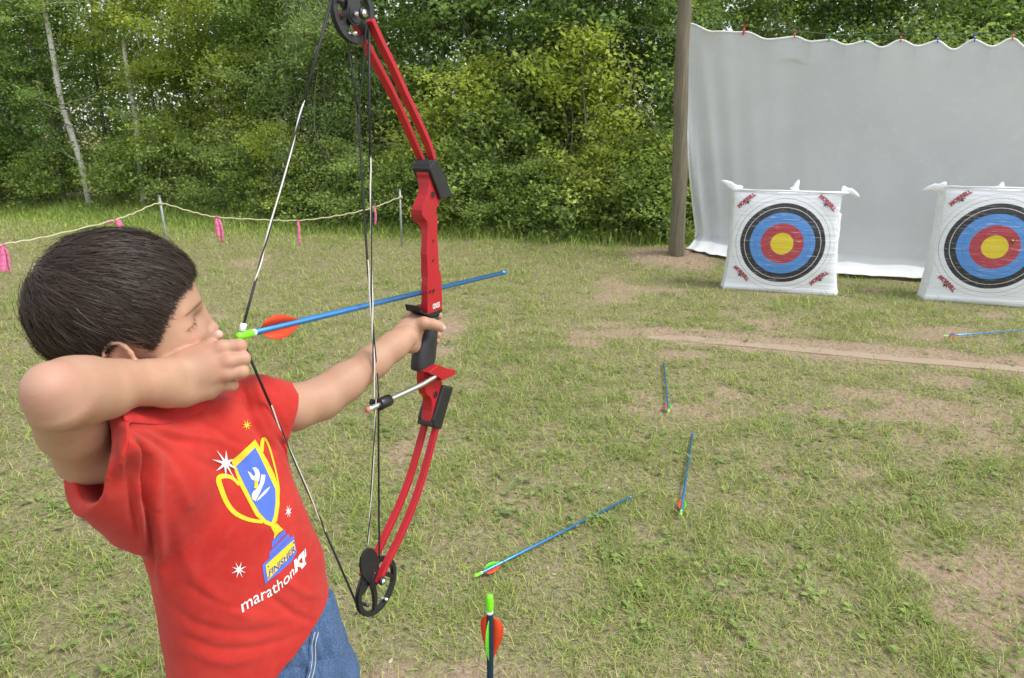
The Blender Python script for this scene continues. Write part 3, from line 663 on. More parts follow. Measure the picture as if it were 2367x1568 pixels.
ribbon(690, 510, [([(689, 510), (691, 535), (692, 567)], .028)], 'narrow pink ribbon right of the upper bowstring')
ribbon(867, 480, [([(866, 480), (868, 500), (868, 520)], .026)], 'short pink ribbon behind the bow cables')

# ------------------------------------------------------------------ targets
t = NT('woven_bag'); co = t.coord('Object'); w = t.noise(t.coord('Object', (1, 1, 9)), 5, 5, .6); w2 = t.noise(co, 7, 4)
t.col(t.ramp(w2, [(.3, (.74, .76, .80)), (.7, (.86, .87, .89))])).rough(.6).bump(t.math('ADD', w, t.math('MULTIPLY', w2, .8)), .5, .012); M_BAG = t.m
def target_face_mat(cx, cz, seed):
    t = NT('printed_target_face'); tc = t.add('ShaderNodeTexCoord'); sep = t.add('ShaderNodeSeparateXYZ'); t.link(tc.outputs['Object'], sep.inputs[0])
    nw = t.noise(t.coord('Object', (1, 1, 1)), 3.5, 5); 
    dx = t.math('SUBTRACT', sep.outputs[0], cx); dz = t.math('SUBTRACT', sep.outputs[2], cz)
    r = t.math('SQRT', t.math('ADD', t.math('MULTIPLY', dx, dx), t.math('MULTIPLY', dz, dz)))
    r = t.math('ADD', r, t.math('MULTIPLY', t.math('SUBTRACT', nw, .5), .014))
    W = (.76, .79, .84); K = (.028, .028, .034); L = (.30, .31, .34); Bl = (.09, .27, .66); Rd = (.42, .055, .075); Ye = (.72, .57, .03)
    st = [(0, Ye), (.089, Rd), (.169, Bl), (.213, (.05, .13, .30)), (.2155, Bl), (.256, K), (.2985, (.75, .75, .74)), (.3025, K), (.335, W), (.3685, L), (.3715, W), (.4045, L), (.4075, W)]
    rs = t.math('MULTIPLY', r, 1 / .5); c = t.ramp(rs, [(a / .5, b) for a, b in st], 'CONSTANT')
    sc = t.noise(t.coord('Object', (3, 1, 34)), 2.2, 5, .75); sc2 = t.noise(t.coord('Object', (40, 1, 4)), 1.6, 4, .7)
    c = t.mix(t.ramp(sc, [(.56, 0.), (.66, .5)]), c, (.68, .70, .74)); c = t.mix(t.ramp(sc2, [(.66, 0.), (.74, .3)]), c, (.7, .7, .74))
    fo = t.noise(t.coord('Object', (1.2, 1, 16)), 1.7, 4, .6)
    t.col(c).rough(.5).bump(t.math('ADD', fo, t.math('MULTIPLY', sc, .25)), .5, .02); return t.m
M_LOGO = plain('dark_red_print', (.36, .07, .09), .6, var=.3, scale=60); M_DARK = plain('dark_print', (.05, .05, .06), .6)
def target(corner_l, corner_r, hgt, dep, label, ears, cz, shift=.015):
    a = Vector(corner_l); b = Vector(corner_r); W_ = (b - a).length; d = (b - a).normalized()
    e = empty('archery_target', (a.x, a.y, 0), label, 'target', 'archery bag targets', math.atan2(d.y, d.x))
    # local frame: x along the face, y backwards, z up
    n = 44; m = 14
    def bag(s, w, tt):                             # s,w in 0..1 over the face; bulge, sagging foot
        x = s * W_; z = w * hgt
        flare = .013 * np.exp(-w / .07) ; x = x + (s - .5) * 2 * flare - (s - .5) * .03 * np.sin(w * pi) - s * .045 * w + (1 - s) * .012 * w
        y = -.062 * np.sin(np.clip(s, 0, 1) * pi) ** .5 * np.sin(np.clip(w, 0, 1) * pi) ** .5
        y = y + .006 * (fbm(s * 2, w * 14, 12) - .5) - .02 * np.exp(-((w - .02) / .04) ** 2)
        return x, y, z
    S_, W2 = np.meshgrid(np.linspace(0, 1, n), np.linspace(0, 1, n), indexing='ij'); X, Y, Z = bag(S_, W2, 0)
    Z = Z * (1 - .012 * np.sin(S_ * pi)) + .006 * (fbm(S_ * 9, W2 * 0, 3) - .5) * (1 - W2)
    I = np.arange(n * n).reshape(n, n); Q = np.stack([I[:-1, :-1], I[1:, :-1], I[1:, 1:], I[:-1, 1:]], -1).reshape(-1, 4)
    nobj('target_face', fastmesh('target_face', np.stack([X.ravel(), Y.ravel(), Z.ravel()], 1), Q, target_face_mat(W_ * .5 - shift, cz, 0), smooth=True), e)
    # sides, top, back as one pillow
    ringS = [(i / (n - 1), 0) for i in range(n)] 
    bm = bmesh.new(); loops = []
    per = [(i, 0) for i in range(n)] + [(n - 1, j) for j in range(1, n)] + [(i, n - 1) for i in range(n - 2, -1, -1)] + [(0, j) for j in range(n - 2, 0, -1)]
    for k_ in range(m + 1):
        q_ = k_ / m; yy = dep * q_; bul = .03 * math.sin(q_ * pi); lp = []
        for i, j in per:
            x, z = X[i, j], Z[i, j]; cxn = x / W_ - .5; czn = z / hgt - .5
            wr_ = .006 * (vnoise(np.array(q_ * 6 + i), np.array(j * .6 + q_ * 3), 4) - .5)
            rr = 1 - .06 * q_ ** 3
            lp.append(bm.verts.new(((W_ * .5 + cxn * W_ * rr) + np.sign(cxn) * bul * (abs(cxn) > .45) + wr_, Y[i, j] * (1 - q_) + yy, max(.002, z + bul * .7 * (czn > .45) + wr_ - .03 * q_ * (czn > .4)))))
        loops.append(lp)
    for A_, B_ in zip(loops, loops[1:]):
        for i in range(len(per)): bm.faces.new((A_[i], A_[(i + 1) % len(per)], B_[(i + 1) % len(per)], B_[i]))
    bm.faces.new(loops[-1]); bmesh.ops.recalc_face_normals(bm, faces=bm.faces)
    me = bpy.data.meshes.new('bag'); bm.to_mesh(me); bm.free(); me.materials.append(M_BAG); me.shade_smooth(); nobj('bag', me, e)
    v, f = tube([(.0, .0, hgt + .002), (W_ * .5, -.012, hgt + .006), (W_, 0, hgt + .002)], .009, 8); mesh('top_seam', v, f, M_BAG, e)
    for base, tip, r_, tw in ears:
        k_ = np.linspace(0, 1, 9); b_ = np.array(base); t_ = np.array(tip); c_ = b_ * (1 - k_[:, None]) + t_ * k_[:, None]
        c_[:, 2] += .02 * np.sin(k_ * pi) * tw; ax_ = (t_ - b_) / np.linalg.norm(t_ - b_); s1 = np.cross(ax_, [0, 1, 0]); s1 /= np.linalg.norm(s1); s2 = np.cross(ax_, s1)
        rr = r_ * np.array([1.35, 1.2, 1.0, .85, .74, .64, .5, .3, .03]); th = np.linspace(0, 2 * pi, 14, endpoint=False)
        V = np.concatenate([c_[i] + rr[i] * (np.cos(th)[:, None] * s1 * (1 + .12 * math.sin(i * 2))+ np.sin(th)[:, None] * s2 * .45 + .12 * np.cos(3 * th + i)[:, None] * s1) for i in range(9)])
        F = [(i * 14 + j, i * 14 + (j + 1) % 14, (i + 1) * 14 + (j + 1) % 14, (i + 1) * 14 + j) for i in range(8) for j in range(14)]
        mesh('tied_corner', V, F, M_BAG, e)
    # four corner prints: arched name with a small dark mark under it
    tv, tf = text_mesh('MORRELL', .039, .0028)
    tv = tv.copy(); tv[:, 1] = tv[:, 1] * 1.05 - .10 * tv[:, 0] ** 2 / .1
    mk = np.array([(-.035, -.012), (-.01, -.006), (-.004, -.022), (.004, -.022), (.006, -.008), (.032, -.014), (.012, -.0), (-.012, -.0)])
    for (cx_, cz_, an) in ((.12, hgt - .085, 42), (W_ - .155, hgt - .085, -42), (.125, .15, -42), (W_ - .135, .15, 42)):
        ca, sa = math.cos(math.radians(an)), math.sin(math.radians(an))
        for pts, ff, mm, nm in ((tv[:, :2], tf, M_LOGO, 'printed_name'), (mk + [0, -.004], [tuple(range(8))], M_DARK, 'printed_mark')):
            xx = cx_ + pts[:, 0] * ca - pts[:, 1] * sa; zz_ = cz_ + pts[:, 0] * sa + pts[:, 1] * ca
            x2, yy_, z2 = bag(xx / W_, zz_ / hgt, 0); mesh(nm, np.stack([xx, yy_ - .0045, zz_], 1), ff, mm, e, smooth=False)
    return e
tl = G(1674, 668); tr_ = G(1928, 686)
W1 = (tr_ - tl).length
T1 = target(tl, tr_, .86, .30, 'square white target bag with coloured rings, wholly in view left of the other', [((.05, .06, .84), (-.115, .10, .935), .036, .6), ((W1 - .06, .05, .86), (W1 + .095, .06, .825), .036, 1.4), ((W1 * .55, .2, .86), (W1 * .58, .2, .95), .028, 0)], .435)
tl2 = G(2137, 694); d2 = (tr_ - tl).normalized(); tr2 = G(2430, 716)
tr2 = tl2 + (tr2 - tl2).normalized() * .90
T2 = target(tl2, tr2, .92, .30, 'square white target bag with coloured rings, cut by the right edge of the photo', [((.02, .05, .90), (-.14, .07, .885), .038, 1.0), ((.88, .05, .90), (1.0, .06, .85), .045, 1.), ((.42, .2, .91), (.43, .2, .96), .025, 0)], .475, .05)
# ------------------------------------------------------------------ bow (laid out in its own plane: a = shooting direction, z = up, n = its right side)
rng = np.random.default_rng(3)
BN = Vector((.879, -.477, 0)).normalized(); BA = Vector((.477, .879, 0)).normalized(); BZ = Vector((0, 0, 1))
NOCK = P(556, 777, .88)
def BP(u, v, n=0.0): return hit(u, v, NOCK + BN * n, BN)          # picture point -> point of the bow plane shifted by n
def SH(p): q = Vector(p) - NOCK; return (q.dot(BA), q.dot(BZ), q.dot(BN))
def SW(s, h, n): return NOCK + BA * s + BZ * h + BN * n
def c5(x, y): return ((x / 3.015 + 780) / 1.0815, (y / 3.015) / 1.0815)
def c6(x, y): return ((x / 3.017 + 960) / 1.0815, (y / 3.017 + 380) / 1.0815)
def c7(x, y): return ((x / 4.356 + 860) / 1.0815, (y / 4.356 + 760) / 1.0815)
def c8(x, y): return ((x / 3.017 + 860) / 1.0815, (y / 3.017 + 1040) / 1.0815)
def redmat(name, c, r, dust=.0):
    t = NT(name); co = t.coord(); n = t.noise(co, 220, 3, .6); n2 = t.noise(co, 9, 4)
    t.col(t.ramp(n2, [(.3, tuple(x * .88 for x in c)), (.7, tuple(min(1, x * 1.08) for x in c))])); t.rough(t.math('MULTIPLY_ADD', n2, .15, r)).bump(n, .06, .001)
    t.b.inputs['Specular IOR Level'].default_value = .45; t.b.inputs['Metallic'].default_value = .0; return t.m
M_RISER = redmat('red_anodised', (.42, .012, .020), .36); M_LIMB = redmat('red_limb', (.44, .012, .022), .42)
M_BLK = plain('black_plastic', (.016, .017, .019), .38, var=.2, scale=20, spec=.5); M_RUB = plain('black_rubber_grip', (.022, .022, .025), .5, var=.15, scale=30, bump=.1)
M_STEEL = plain('polished_steel', (.78, .78, .76), .24, .95, var=.04); M_WHT = plain('white_plastic', (.82, .82, .80), .5, var=.03)
M_SB = plain('string_black', (.018, .018, .02), .6); M_SW = plain('string_white', (.72, .70, .66), .6, var=.05)
bow = empty('compound_bow', tuple(SW(.40, -.05, .01)), 'red compound bow with black cams and black grip held at full draw by the boy', 'bow')
BO = np.array(bow.location)
# riser: lofted sections (belly-left, ridge, right edge) measured along its height
NR = .016
sec = [(100, 250, 333, 352), (170, 245, 333, 362), (200, 250, 340, 374), (260, 262, 338, 398), (320, 252, 325, 415), (370, 230, 303, 430), (400, 215, 291, 414), (432, 205, 286, 399),
       (470, 204, 289, 394), (500, 204, 311, 402), (518, 211, 325, 405), (536, 250, 328, 405), (570, 274, 330, 403), (640, 280, 327, 403), (700, 280, 324, 406), (770, 273, 322, 410), (772, 276, 323, 410), (830, 278, 327, 413),
       (900, 278, 330, 416), (930, 280, 331, 428), (960, 283, 329, 432), (992, 280, 327, 434), (1060, 282, 328, 437), (1148, 278, 328, 441), (1160, 222, 328, 441), (1204, 222, 330, 436)]
def section_loft(name, secs, conv, nR, mat, parent, bw=.0016, nl_min=None):
    bm = bmesh.new(); rows = []
    for y, xl, xr, xb in secs:
        pr = BP(*conv(xr, y), nR); pb_ = BP(*conv(xb, y), nR)
        s0, h0, _ = SH(pr); s1, h1, _ = SH(pb_); pl = hit(*conv(xl, y), pr, BA); nl = SH(pl)[2]; hh = (h0 + h1) / 2
        if nl_min is not None: nl = max(nl, nl_min)
        nl = min(nl, nR - .004); s1 = max(s1, s0 + .004)
        rows.append([bm.verts.new(tuple(SW(s, hh, n) - Vector(BO))) for s, n in ((s0, nl), (s0, nR), (s1, nR), (s1, nl))])
    for a, b in zip(rows, rows[1:]):
        for j in range(4): bm.faces.new((a[j], a[(j + 1) % 4], b[(j + 1) % 4], b[j]))
    bm.faces.new(rows[0][::-1]); bm.faces.new(rows[-1]); bmesh.ops.recalc_face_normals(bm, faces=bm.faces)
    me = bpy.data.meshes.new(name); bm.to_mesh(me); bm.free(); me.materials.append(mat)
    o = nobj(name, me, parent)
    return bevel(o, bw, 2)
def sh_prism(name, pts, n0, n1, mat, parent=bow, bw=.0012, conv=None, plane=None):
    """polygon in the bow plane (picture points when conv is given) extruded from n0 to n1"""
    if conv: pts = [SH(BP(*conv(*p), plane if plane is not None else n1))[:2] for p in pts]
    bm = bmesh.new(); A = [bm.verts.new(tuple(SW(s, h, n0) - Vector(BO))) for s, h in pts]; B = [bm.verts.new(tuple(SW(s, h, n1) - Vector(BO))) for s, h in pts]
    bm.faces.new(A); bm.faces.new(B[::-1])
    for i in range(len(pts)): bm.faces.new((A[i], B[i], B[(i + 1) % len(pts)], A[(i + 1) % len(pts)]))
    bmesh.ops.recalc_face_normals(bm, faces=bm.faces); me = bpy.data.meshes.new(name); bm.to_mesh(me); bm.free(); me.materials.append(mat)
    o = nobj(name, me, parent); return bevel(o, bw, 2) if bw else o
riser = section_loft('riser', sec, c6, NR, M_RISER, bow, nl_min=None)
# drilled holes: rimmed discs on the side face, hollow's shade put into their colour
M_HOLE = plain('hole_shade', (.05, .004, .005), .5)
def hole(x, y, rx, conv, nR=NR, parent=riser):
    p = BP(*conv(x, y), nR + .0004); s, h, n = SH(p); th = np.linspace(0, 2 * pi, 20, endpoint=False); V = []; F = []
    for k_, (r_, dn) in enumerate(((rx * 1.18, .0), (rx, .0006), (rx * .92, -.0002))):
        V += [tuple(SW(s + r_ * math.cos(a), h + r_ * math.sin(a), n + dn) - Vector(BO)) for a in th]
    for k_ in range(2): F += [(k_ * 20 + j, k_ * 20 + (j + 1) % 20, (k_ + 1) * 20 + (j + 1) % 20, (k_ + 1) * 20 + j) for j in range(20)]
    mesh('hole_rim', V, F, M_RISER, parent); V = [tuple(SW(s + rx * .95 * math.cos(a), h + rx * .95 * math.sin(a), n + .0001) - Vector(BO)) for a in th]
    mesh('hole_shade', V, [tuple(range(20))], M_HOLE, parent, smooth=False)
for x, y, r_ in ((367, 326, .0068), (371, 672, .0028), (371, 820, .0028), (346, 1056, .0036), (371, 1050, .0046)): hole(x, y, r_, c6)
# small white lettering above the shelf
tv, tf = text_mesh('GENESIS', .0105, .0002)
p0_ = SH(BP(*c6(366, 1186), NR)); p1_ = SH(BP(*c6(420, 1166), NR)); L_ = p1_[0] - p0_[0]; k_ = L_ / (tv[:, 0].max() - tv[:, 0].min()); x0_ = tv[:, 0].min()
ts = (tv[:, 0] - x0_) * k_; V = [tuple(SW(p0_[0] + a, p0_[1] + b * 1.25 + (p1_[1] - p0_[1]) * a / L_, NR + .0006) - Vector(BO)) for a, b in zip(ts, tv[:, 1])]
mesh('lettering', V, tf, M_WHT, riser, smooth=False)
# shelf pad and grip
sh_prism('shelf_pad', [(270, 1160), (262, 1164), (266, 1188), (306, 1226), (350, 1246), (392, 1240), (437, 1204), (442, 1184), (330, 1218), (276, 1206)], -.0145, NR + .0006, M_BLK, conv=c6, plane=NR)
gs = [(118, 905, 1000, .013), (190, 880, 985, .0145), (290, 862, 985, .0155), (380, 800, 982, .0165), (480, 776, 976, .0170), (580, 764, 966, .0175), (660, 762, 952, .0180), (700, 768, 925, .0180), (712, 800, 880, .0165)]
rows = []; th = np.linspace(0, 2 * pi, 28, endpoint=False)
for y, xl, xr, w_ in gs:
    a_ = SH(BP(*c7(xl, y), .004)); b_ = SH(BP(*c7(xr, y), .004)); cs = (a_[0] + b_[0]) / 2; hw = abs(b_[0] - a_[0]) / 2
    hw = math.sqrt(max(hw * hw - (w_ * .35) ** 2, 1e-5)); hh = (a_[1] + b_[1]) / 2
    rows.append([(cs + hw * np.sign(math.cos(t_)) * abs(math.cos(t_)) ** .8, hh, .004 + w_ * np.sign(math.sin(t_)) * abs(math.sin(t_)) ** .85) for t_ in th])
V = [tuple(SW(*q_) - Vector(BO)) for r_ in rows for q_ in r_]; F = [(i * 28 + j, i * 28 + (j + 1) % 28, (i + 1) * 28 + (j + 1) % 28, (i + 1) * 28 + j) for i in range(len(rows) - 1) for j in range(28)]
F += [tuple(range(28)), tuple((len(rows) - 1) * 28 + j for j in range(28))[::-1]]
grip = mesh('grip', V, F, M_RUB, bow); grip.modifiers.new('sub', 'SUBSURF').levels = 1; grip.modifiers['sub'].render_levels = 2
# lower riser
sec2 = [(700, 787, 862, 950), (760, 788, 862, 985), (820, 789, 866, 1000), (862, 790, 872, 1040), (900, 800, 884, 1078), (940, 814, 898, 1068), (975, 834, 928, 1058), (1010, 850, 950, 1048),
        (1060, 855, 960, 1035), (1110, 853, 961, 1022), (1160, 850, 960, 1008), (1220, 842, 953, 992), (1290, 834, 944, 975)]
riser2 = section_loft('lower_riser', sec2, c7, NR, M_RISER, bow)
sh_prism('cable_guard_mount', [(858, 735), (905, 690), (960, 652), (1060, 690), (1152, 706), (1148, 758), (1000, 826), (985, 800), (930, 770)], -.004, .034, M_RISER, conv=c7, plane=.020)
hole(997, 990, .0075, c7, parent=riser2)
# limb pockets
sh_prism('limb_pocket', [(344, 128), (352, 95), (402, 52), (460, 180), (522, 330), (432, 362), (388, 240)], -.016, .022, M_BLK, conv=c6, plane=.022, bw=.002)
sh_prism('limb_pocket', [(1088, 892), (1200, 906), (1130, 1140), (1066, 1372), (982, 1352), (978, 1270), (1040, 1050)], -.016, .022, M_BLK, conv=c7, plane=.022, bw=.0035)
def bandbox(name, q, conv, nplane, n0, n1):       # the plate that carries the limb across the end of the riser
    return sh_prism(name, q, n0, n1, M_BLK, conv=conv, plane=nplane, bw=.0014)
bandbox('limb_cap', [(338, 62), (400, 56), (396, 100), (336, 104)], c6, .018, -.0125, .019)
bandbox('limb_cap', [(945, 1292), (1000, 1262), (1010, 1352), (940, 1336)], c7, .018, -.0125, .019)
# limbs: two bars each
UR = [(437, 150), (520, 330), (600, 490), (690, 690), (790, 900), (870, 1080), (912, 1215)]; UL = [(330, 180), (405, 330), (487, 490), (580, 660), (670, 850), (752, 1040), (826, 1215)]
LR = [(708, 20), (688, 105), (629, 330), (561, 560), (484, 765), (402, 950), (330, 1090), (275, 1205), (252, 1262)]; LL = [(622, 20), (602, 90), (548, 290), (484, 500), (404, 700), (320, 880), (270, 990), (222, 1090), (190, 1165)]
def limb_bar(pts, conv, n, wn, th_, name='limb'):
    q = np.array([SH(BP(*conv(*p), n))[:2] for p in pts]); q = np.column_stack([smooth_path(np.column_stack([q, q[:, 0] * 0]), 22)[:, :2]])
    T = np.gradient(q, axis=0); T /= np.linalg.norm(T, axis=1)[:, None]; Nn = np.stack([-T[:, 1], T[:, 0]], 1)
    bm = bmesh.new(); rows = []
    for i in range(len(q)):
        tt = th_ * (1 + .08 * math.sin(i / 21 * pi)); a = q[i] - Nn[i] * tt / 2; b = q[i] + Nn[i] * tt / 2
        rows.append([bm.verts.new(tuple(SW(p_[0], p_[1], nn) - Vector(BO))) for p_, nn in ((a, n - wn / 2), (a, n + wn / 2), (b, n + wn / 2), (b, n - wn / 2))])
    for a, b in zip(rows, rows[1:]):
        for j in range(4): bm.faces.new((a[j], a[(j + 1) % 4], b[(j + 1) % 4], b[j]))
    bm.faces.new(rows[0][::-1]); bm.faces.new(rows[-1]); bmesh.ops.recalc_face_normals(bm, faces=bm.faces)
    me = bpy.data.meshes.new(name); bm.to_mesh(me); bm.free(); me.materials.append(M_LIMB); o = nobj(name, me, bow); bevel(o, .0012, 2); return q
NB = .0125
qUR = limb_bar(UR, c5, NB, .0125, .0085); limb_bar(UL, c5, -NB, .0125, .0085); qLR = limb_bar(LR, c8, NB, .0125, .0085); limb_bar(LL, c8, -NB, .0125, .0085)
# cams
def cam_wheel(cs, chh, ax_s, ax_h, r, rot, up, lobe=.034):
    """an eccentric wheel: grooved rim, curved spokes, hub, module plate"""
    root = None
    def ringmesh(name, R, w, n0, n1, groove, parent, cs=cs, chh=chh, sx=1.0):
        th = np.linspace(0, 2 * pi, 56, endpoint=False); prof = [(R, n1), (R - w, n1), (R - w, n0), (R, n0), (R - groove, (n0 * .65 + n1 * .35)), (R - groove, (n0 * .35 + n1 * .65))]
        V = []; m_ = len(prof)
        for t_ in th: 
            for rr, nn in prof: V.append(tuple(SW(cs + rr * math.cos(t_) * sx, chh + rr * math.sin(t_), nn) - Vector(BO)))
        F = [(i * m_ + j, i * m_ + (j + 1) % m_, ((i + 1) % 56) * m_ + (j + 1) % m_, ((i + 1) % 56) * m_ + j) for i in range(56) for j in range(m_)]
        return mesh(name, V, F, M_BLK, parent, smooth=False)
    rim = ringmesh('cam', r, .0095, -.0062, .0018, .003, bow); bevel(rim, .0008, 2)
    def spoke(a0, a1, r0, r1, w, name='spoke'):
        pts = [(ax_s + r0 * math.cos(a0), ax_h + r0 * math.sin(a0)), (cs + r1 * math.cos(a1), chh + r1 * math.sin(a1))]
        mid = ((pts[0][0] + pts[1][0]) / 2 + .006 * math.cos(a0 + 1.5), (pts[0][1] + pts[1][1]) / 2 + .006 * math.sin(a0 + 1.5))
        c_ = smooth_path(np.array([(*pts[0], 0), (*mid, 0), (*pts[1], 0)]), 9)[:, :2]; T = np.gradient(c_, axis=0); T /= np.linalg.norm(T, axis=1)[:, None]; N_ = np.stack([-T[:, 1], T[:, 0]], 1)
        k_ = w * np.linspace(1.3, .9, 9)[:, None] / 2; poly = list(map(tuple, c_ + N_ * k_)) + list(map(tuple, (c_ - N_ * k_)[::-1])); sh_prism(name, poly, -.0052, .0008, M_BLK, rim, .0006)
    for k_ in range(4): a = rot + k_ * pi / 2; spoke(a, a + .25, .006, r - .007, .0085)
    th = np.linspace(0, 2 * pi, 28, endpoint=False)
    sh_prism('hub', [(ax_s + .0125 * math.cos(t_), ax_h + .0125 * math.sin(t_)) for t_ in th], -.0085, .0085, M_BLK, rim, .001)
    # module: an egg-shaped plate beside the wheel
    m_ = [(ax_s + (.0155 + lobe * max(0, math.cos(t_ - up)) ** 5) * math.cos(t_), ax_h + (.0155 + lobe * max(0, math.cos(t_ - up)) ** 5) * math.sin(t_)) for t_ in np.linspace(0, 2 * pi, 40, endpoint=False)]
    mod = ringm = sh_prism('module', m_, .0022, .0068, M_BLK, rim, .001)
    v, f = tube([tuple(SW(ax_s, ax_h, -.027) - Vector(BO)), tuple(SW(ax_s, ax_h, .0262) - Vector(BO))], .0032, 12); mesh('axle', v, f, M_STEEL, rim)
    for n0, n1, mt, rr in ((-.0265, -.0185, M_LIMB, .006), (-.0065, -.0018, M_LIMB, .0048), (.019, .0225, M_BLK, .0075), (.0225, .0255, M_STEEL, .0052)):
        v, f = tube([tuple(SW(ax_s, ax_h, n0) - Vector(BO)), tuple(SW(ax_s, ax_h, n1) - Vector(BO))], rr, 14); mesh('spacer', v, f, mt, rim)
    for a in (rot + .8, rot + 2.4, rot + 4.0):
        p = (cs + r * .72 * math.cos(a), chh + r * .72 * math.sin(a)); v, f = tube([tuple(SW(*p, -.008) - Vector(BO)), tuple(SW(*p, .009) - Vector(BO))], .0028, 10); mesh('post', v, f, M_STEEL if a > rot + 3 else M_BLK, rim)
    return rim
aU = SH(BP(*c5(415, 100), .0285))[:2]; aL = SH(BP(*c8(285, 1245), .020))[:2]
cU = SH(BP(*c5(306, 84), -.002))[:2]; cL = SH(BP(*c8(246, 1282), -.002))[:2]
pbot = SH(BP(*c5(335, 335), -.002)); rU = cU[1] - pbot[1]; pbl = SH(BP(*c8(228, 1500), -.002)); rL = cL[1] - pbl[1]
print('BOW riser s', SH(BP(*c6(330, 1215), NR)), 'axles', aU, aL, 'cam c', cU, cL, 'r', rU, rL, 'ata', aU[1] - aL[1])
cam_wheel(cU[0], cU[1], aU[0], aU[1], rU, .5, pi / 2, .02); cam_wheel(cL[0], cL[1], aL[0], aL[1], rL, 1.1, pi * .60, .058)
# string and cables
def strand(pts, r, parent, name, pitch=.045, mats=(M_SB, M_SW), n=None):
    L_ = sum((Vector(a) - Vector(b)).length for a, b in zip(pts, pts[1:])); n = n or max(30, int(L_ / .004)); c_ = smooth_path(np.array([tuple(p_) for p_ in pts]), n) if len(pts) > 2 else np.array(pts[0]) + (np.array(pts[1]) - np.array(pts[0])) * np.linspace(0, 1, n)[:, None]
    T = np.gradient(c_, axis=0); T /= np.linalg.norm(T, axis=1)[:, None]; u_ = np.cross(T, np.array(BN)); u_ /= np.linalg.norm(u_, axis=1)[:, None]; w_ = np.cross(T, u_)
    ln = np.concatenate([[0], np.cumsum(np.linalg.norm(np.diff(c_, axis=0), axis=1))]); ph = 2 * pi * (ln / pitch + .25 * np.sin(ln * 23))
    for k_, m_ in enumerate(mats):
        a = ph + k_ * pi; q_ = c_ + r * .62 * (np.cos(a)[:, None] * u_ + np.sin(a)[:, None] * w_); v, f = tube(q_ - BO, r * .72, 6); mesh(name, v, f, m_, parent)
def solid(pts, r, parent, name, m_=None):
    c_ = smooth_path(np.array([tuple(p_) for p_ in pts]), 40) if len(pts) > 2 else np.array([tuple(p_) for p_ in pts]); v, f = tube(c_ - BO, r, 8); return mesh(name, v, f, m_ or M_SB, parent)
# upper tangent (above the picture) and lower tangent on the wheels' string side
def tang(c, r, top):
    dx, dy = 0 - c[0], 0 - c[1]; D = math.hypot(dx, dy); b = math.atan2(dy, dx); a = math.acos(r / D); t_ = b - a if top else b + a
    return (c[0] + r * math.cos(t_), c[1] + r * math.sin(t_))
tU = tang(cU, rU - .002, True); tL = tang(cL, rL - .002, False)
if tU[0] > cU[0]: tU = tang(cU, rU - .002, False)
if tL[0] > cL[0]: tL = tang(cL, rL - .002, True)
N0 = SW(0, 0, 0); Ut = SW(*tU, -.002); Lt = SW(*tL, -.002)
f_ = lambda a, b, w_: a + (b - a) * w_
string = solid([f_(N0, Ut, .012), f_(N0, Ut, .16)], .0017, bow, 'bowstring', M_SB)
strand([f_(N0, Ut, .15), f_(N0, Ut, .67)], .0015, string, 'string_strand', .11)
solid([f_(N0, Ut, .66), Ut], .0019, string, 'string_serving', M_SB)
solid([f_(N0, Lt, .0), f_(N0, Lt, .20)], .0019, string, 'string_serving', M_SB); strand([f_(N0, Lt, .19), f_(N0, Lt, .66)], .0014, string, 'string_strand', .13); solid([f_(N0, Lt, .65), Lt], .0019, string, 'string_serving', M_SB)
# the wrap of string round the rims
for c_, r_, t0, sg in ((cU, rU, tU, -1), (cL, rL, tL, 1)):
    a0 = math.atan2(t0[1] - c_[1], t0[0] - c_[0]); solid([SW(c_[0] + (r_ - .0014) * math.cos(a0 + sg * w_), c_[1] + (r_ - .0014) * math.sin(a0 + sg * w_), -.002) for w_ in np.linspace(0, 3.2, 14)], .0017, string, 'string_wrap')
v, f = tube([np.array(f_(N0, Ut, .012)) - BO, np.array(f_(N0, Ut, .034)) - BO], .0042, 12); mesh('nocking_point', v, f, M_WHT, string)
sl_n = .032
Jy = BP(828, 264, .006)
c1 = [Jy, BP(841, 478, .016), BP(857, 703, .026), BP(875, 915, sl_n), BP(875, 1036, .026), BP(876, 1180, .012), BP(877, 1290, .006)]
cb1 = solid(c1[:2] + [BP(849, 600, .021)], .0017, bow, 'cable'); strand([BP(849, 600, .021), BP(857, 703, .026), BP(875, 915, sl_n)], .0015, cb1, 'cable_strand', .2); solid(c1[3:], .0018, cb1, 'cable_serving')
solid([BP(798, 60, -.016), Jy], .0012, cb1, 'yoke_leg'); solid([BP(846, 50, .018), BP(842, 140, .014), Jy], .0012, cb1, 'yoke_leg')
cb2 = solid([BP(853, 60, .010), BP(855, 365, .016)], .0016, bow, 'cable'); strand([BP(855, 360, .016), BP(858, 478, .02), BP(860, 703, .027), BP(867, 923, sl_n + .003)], .0016, cb2, 'cable_strand', .16)
strand([BP(868, 923, sl_n + .003), BP(864, 1036, .024), BP(857, 1160, .012), BP(850, 1262, -.002)], .0013, cb2, 'cable_strand', .12)
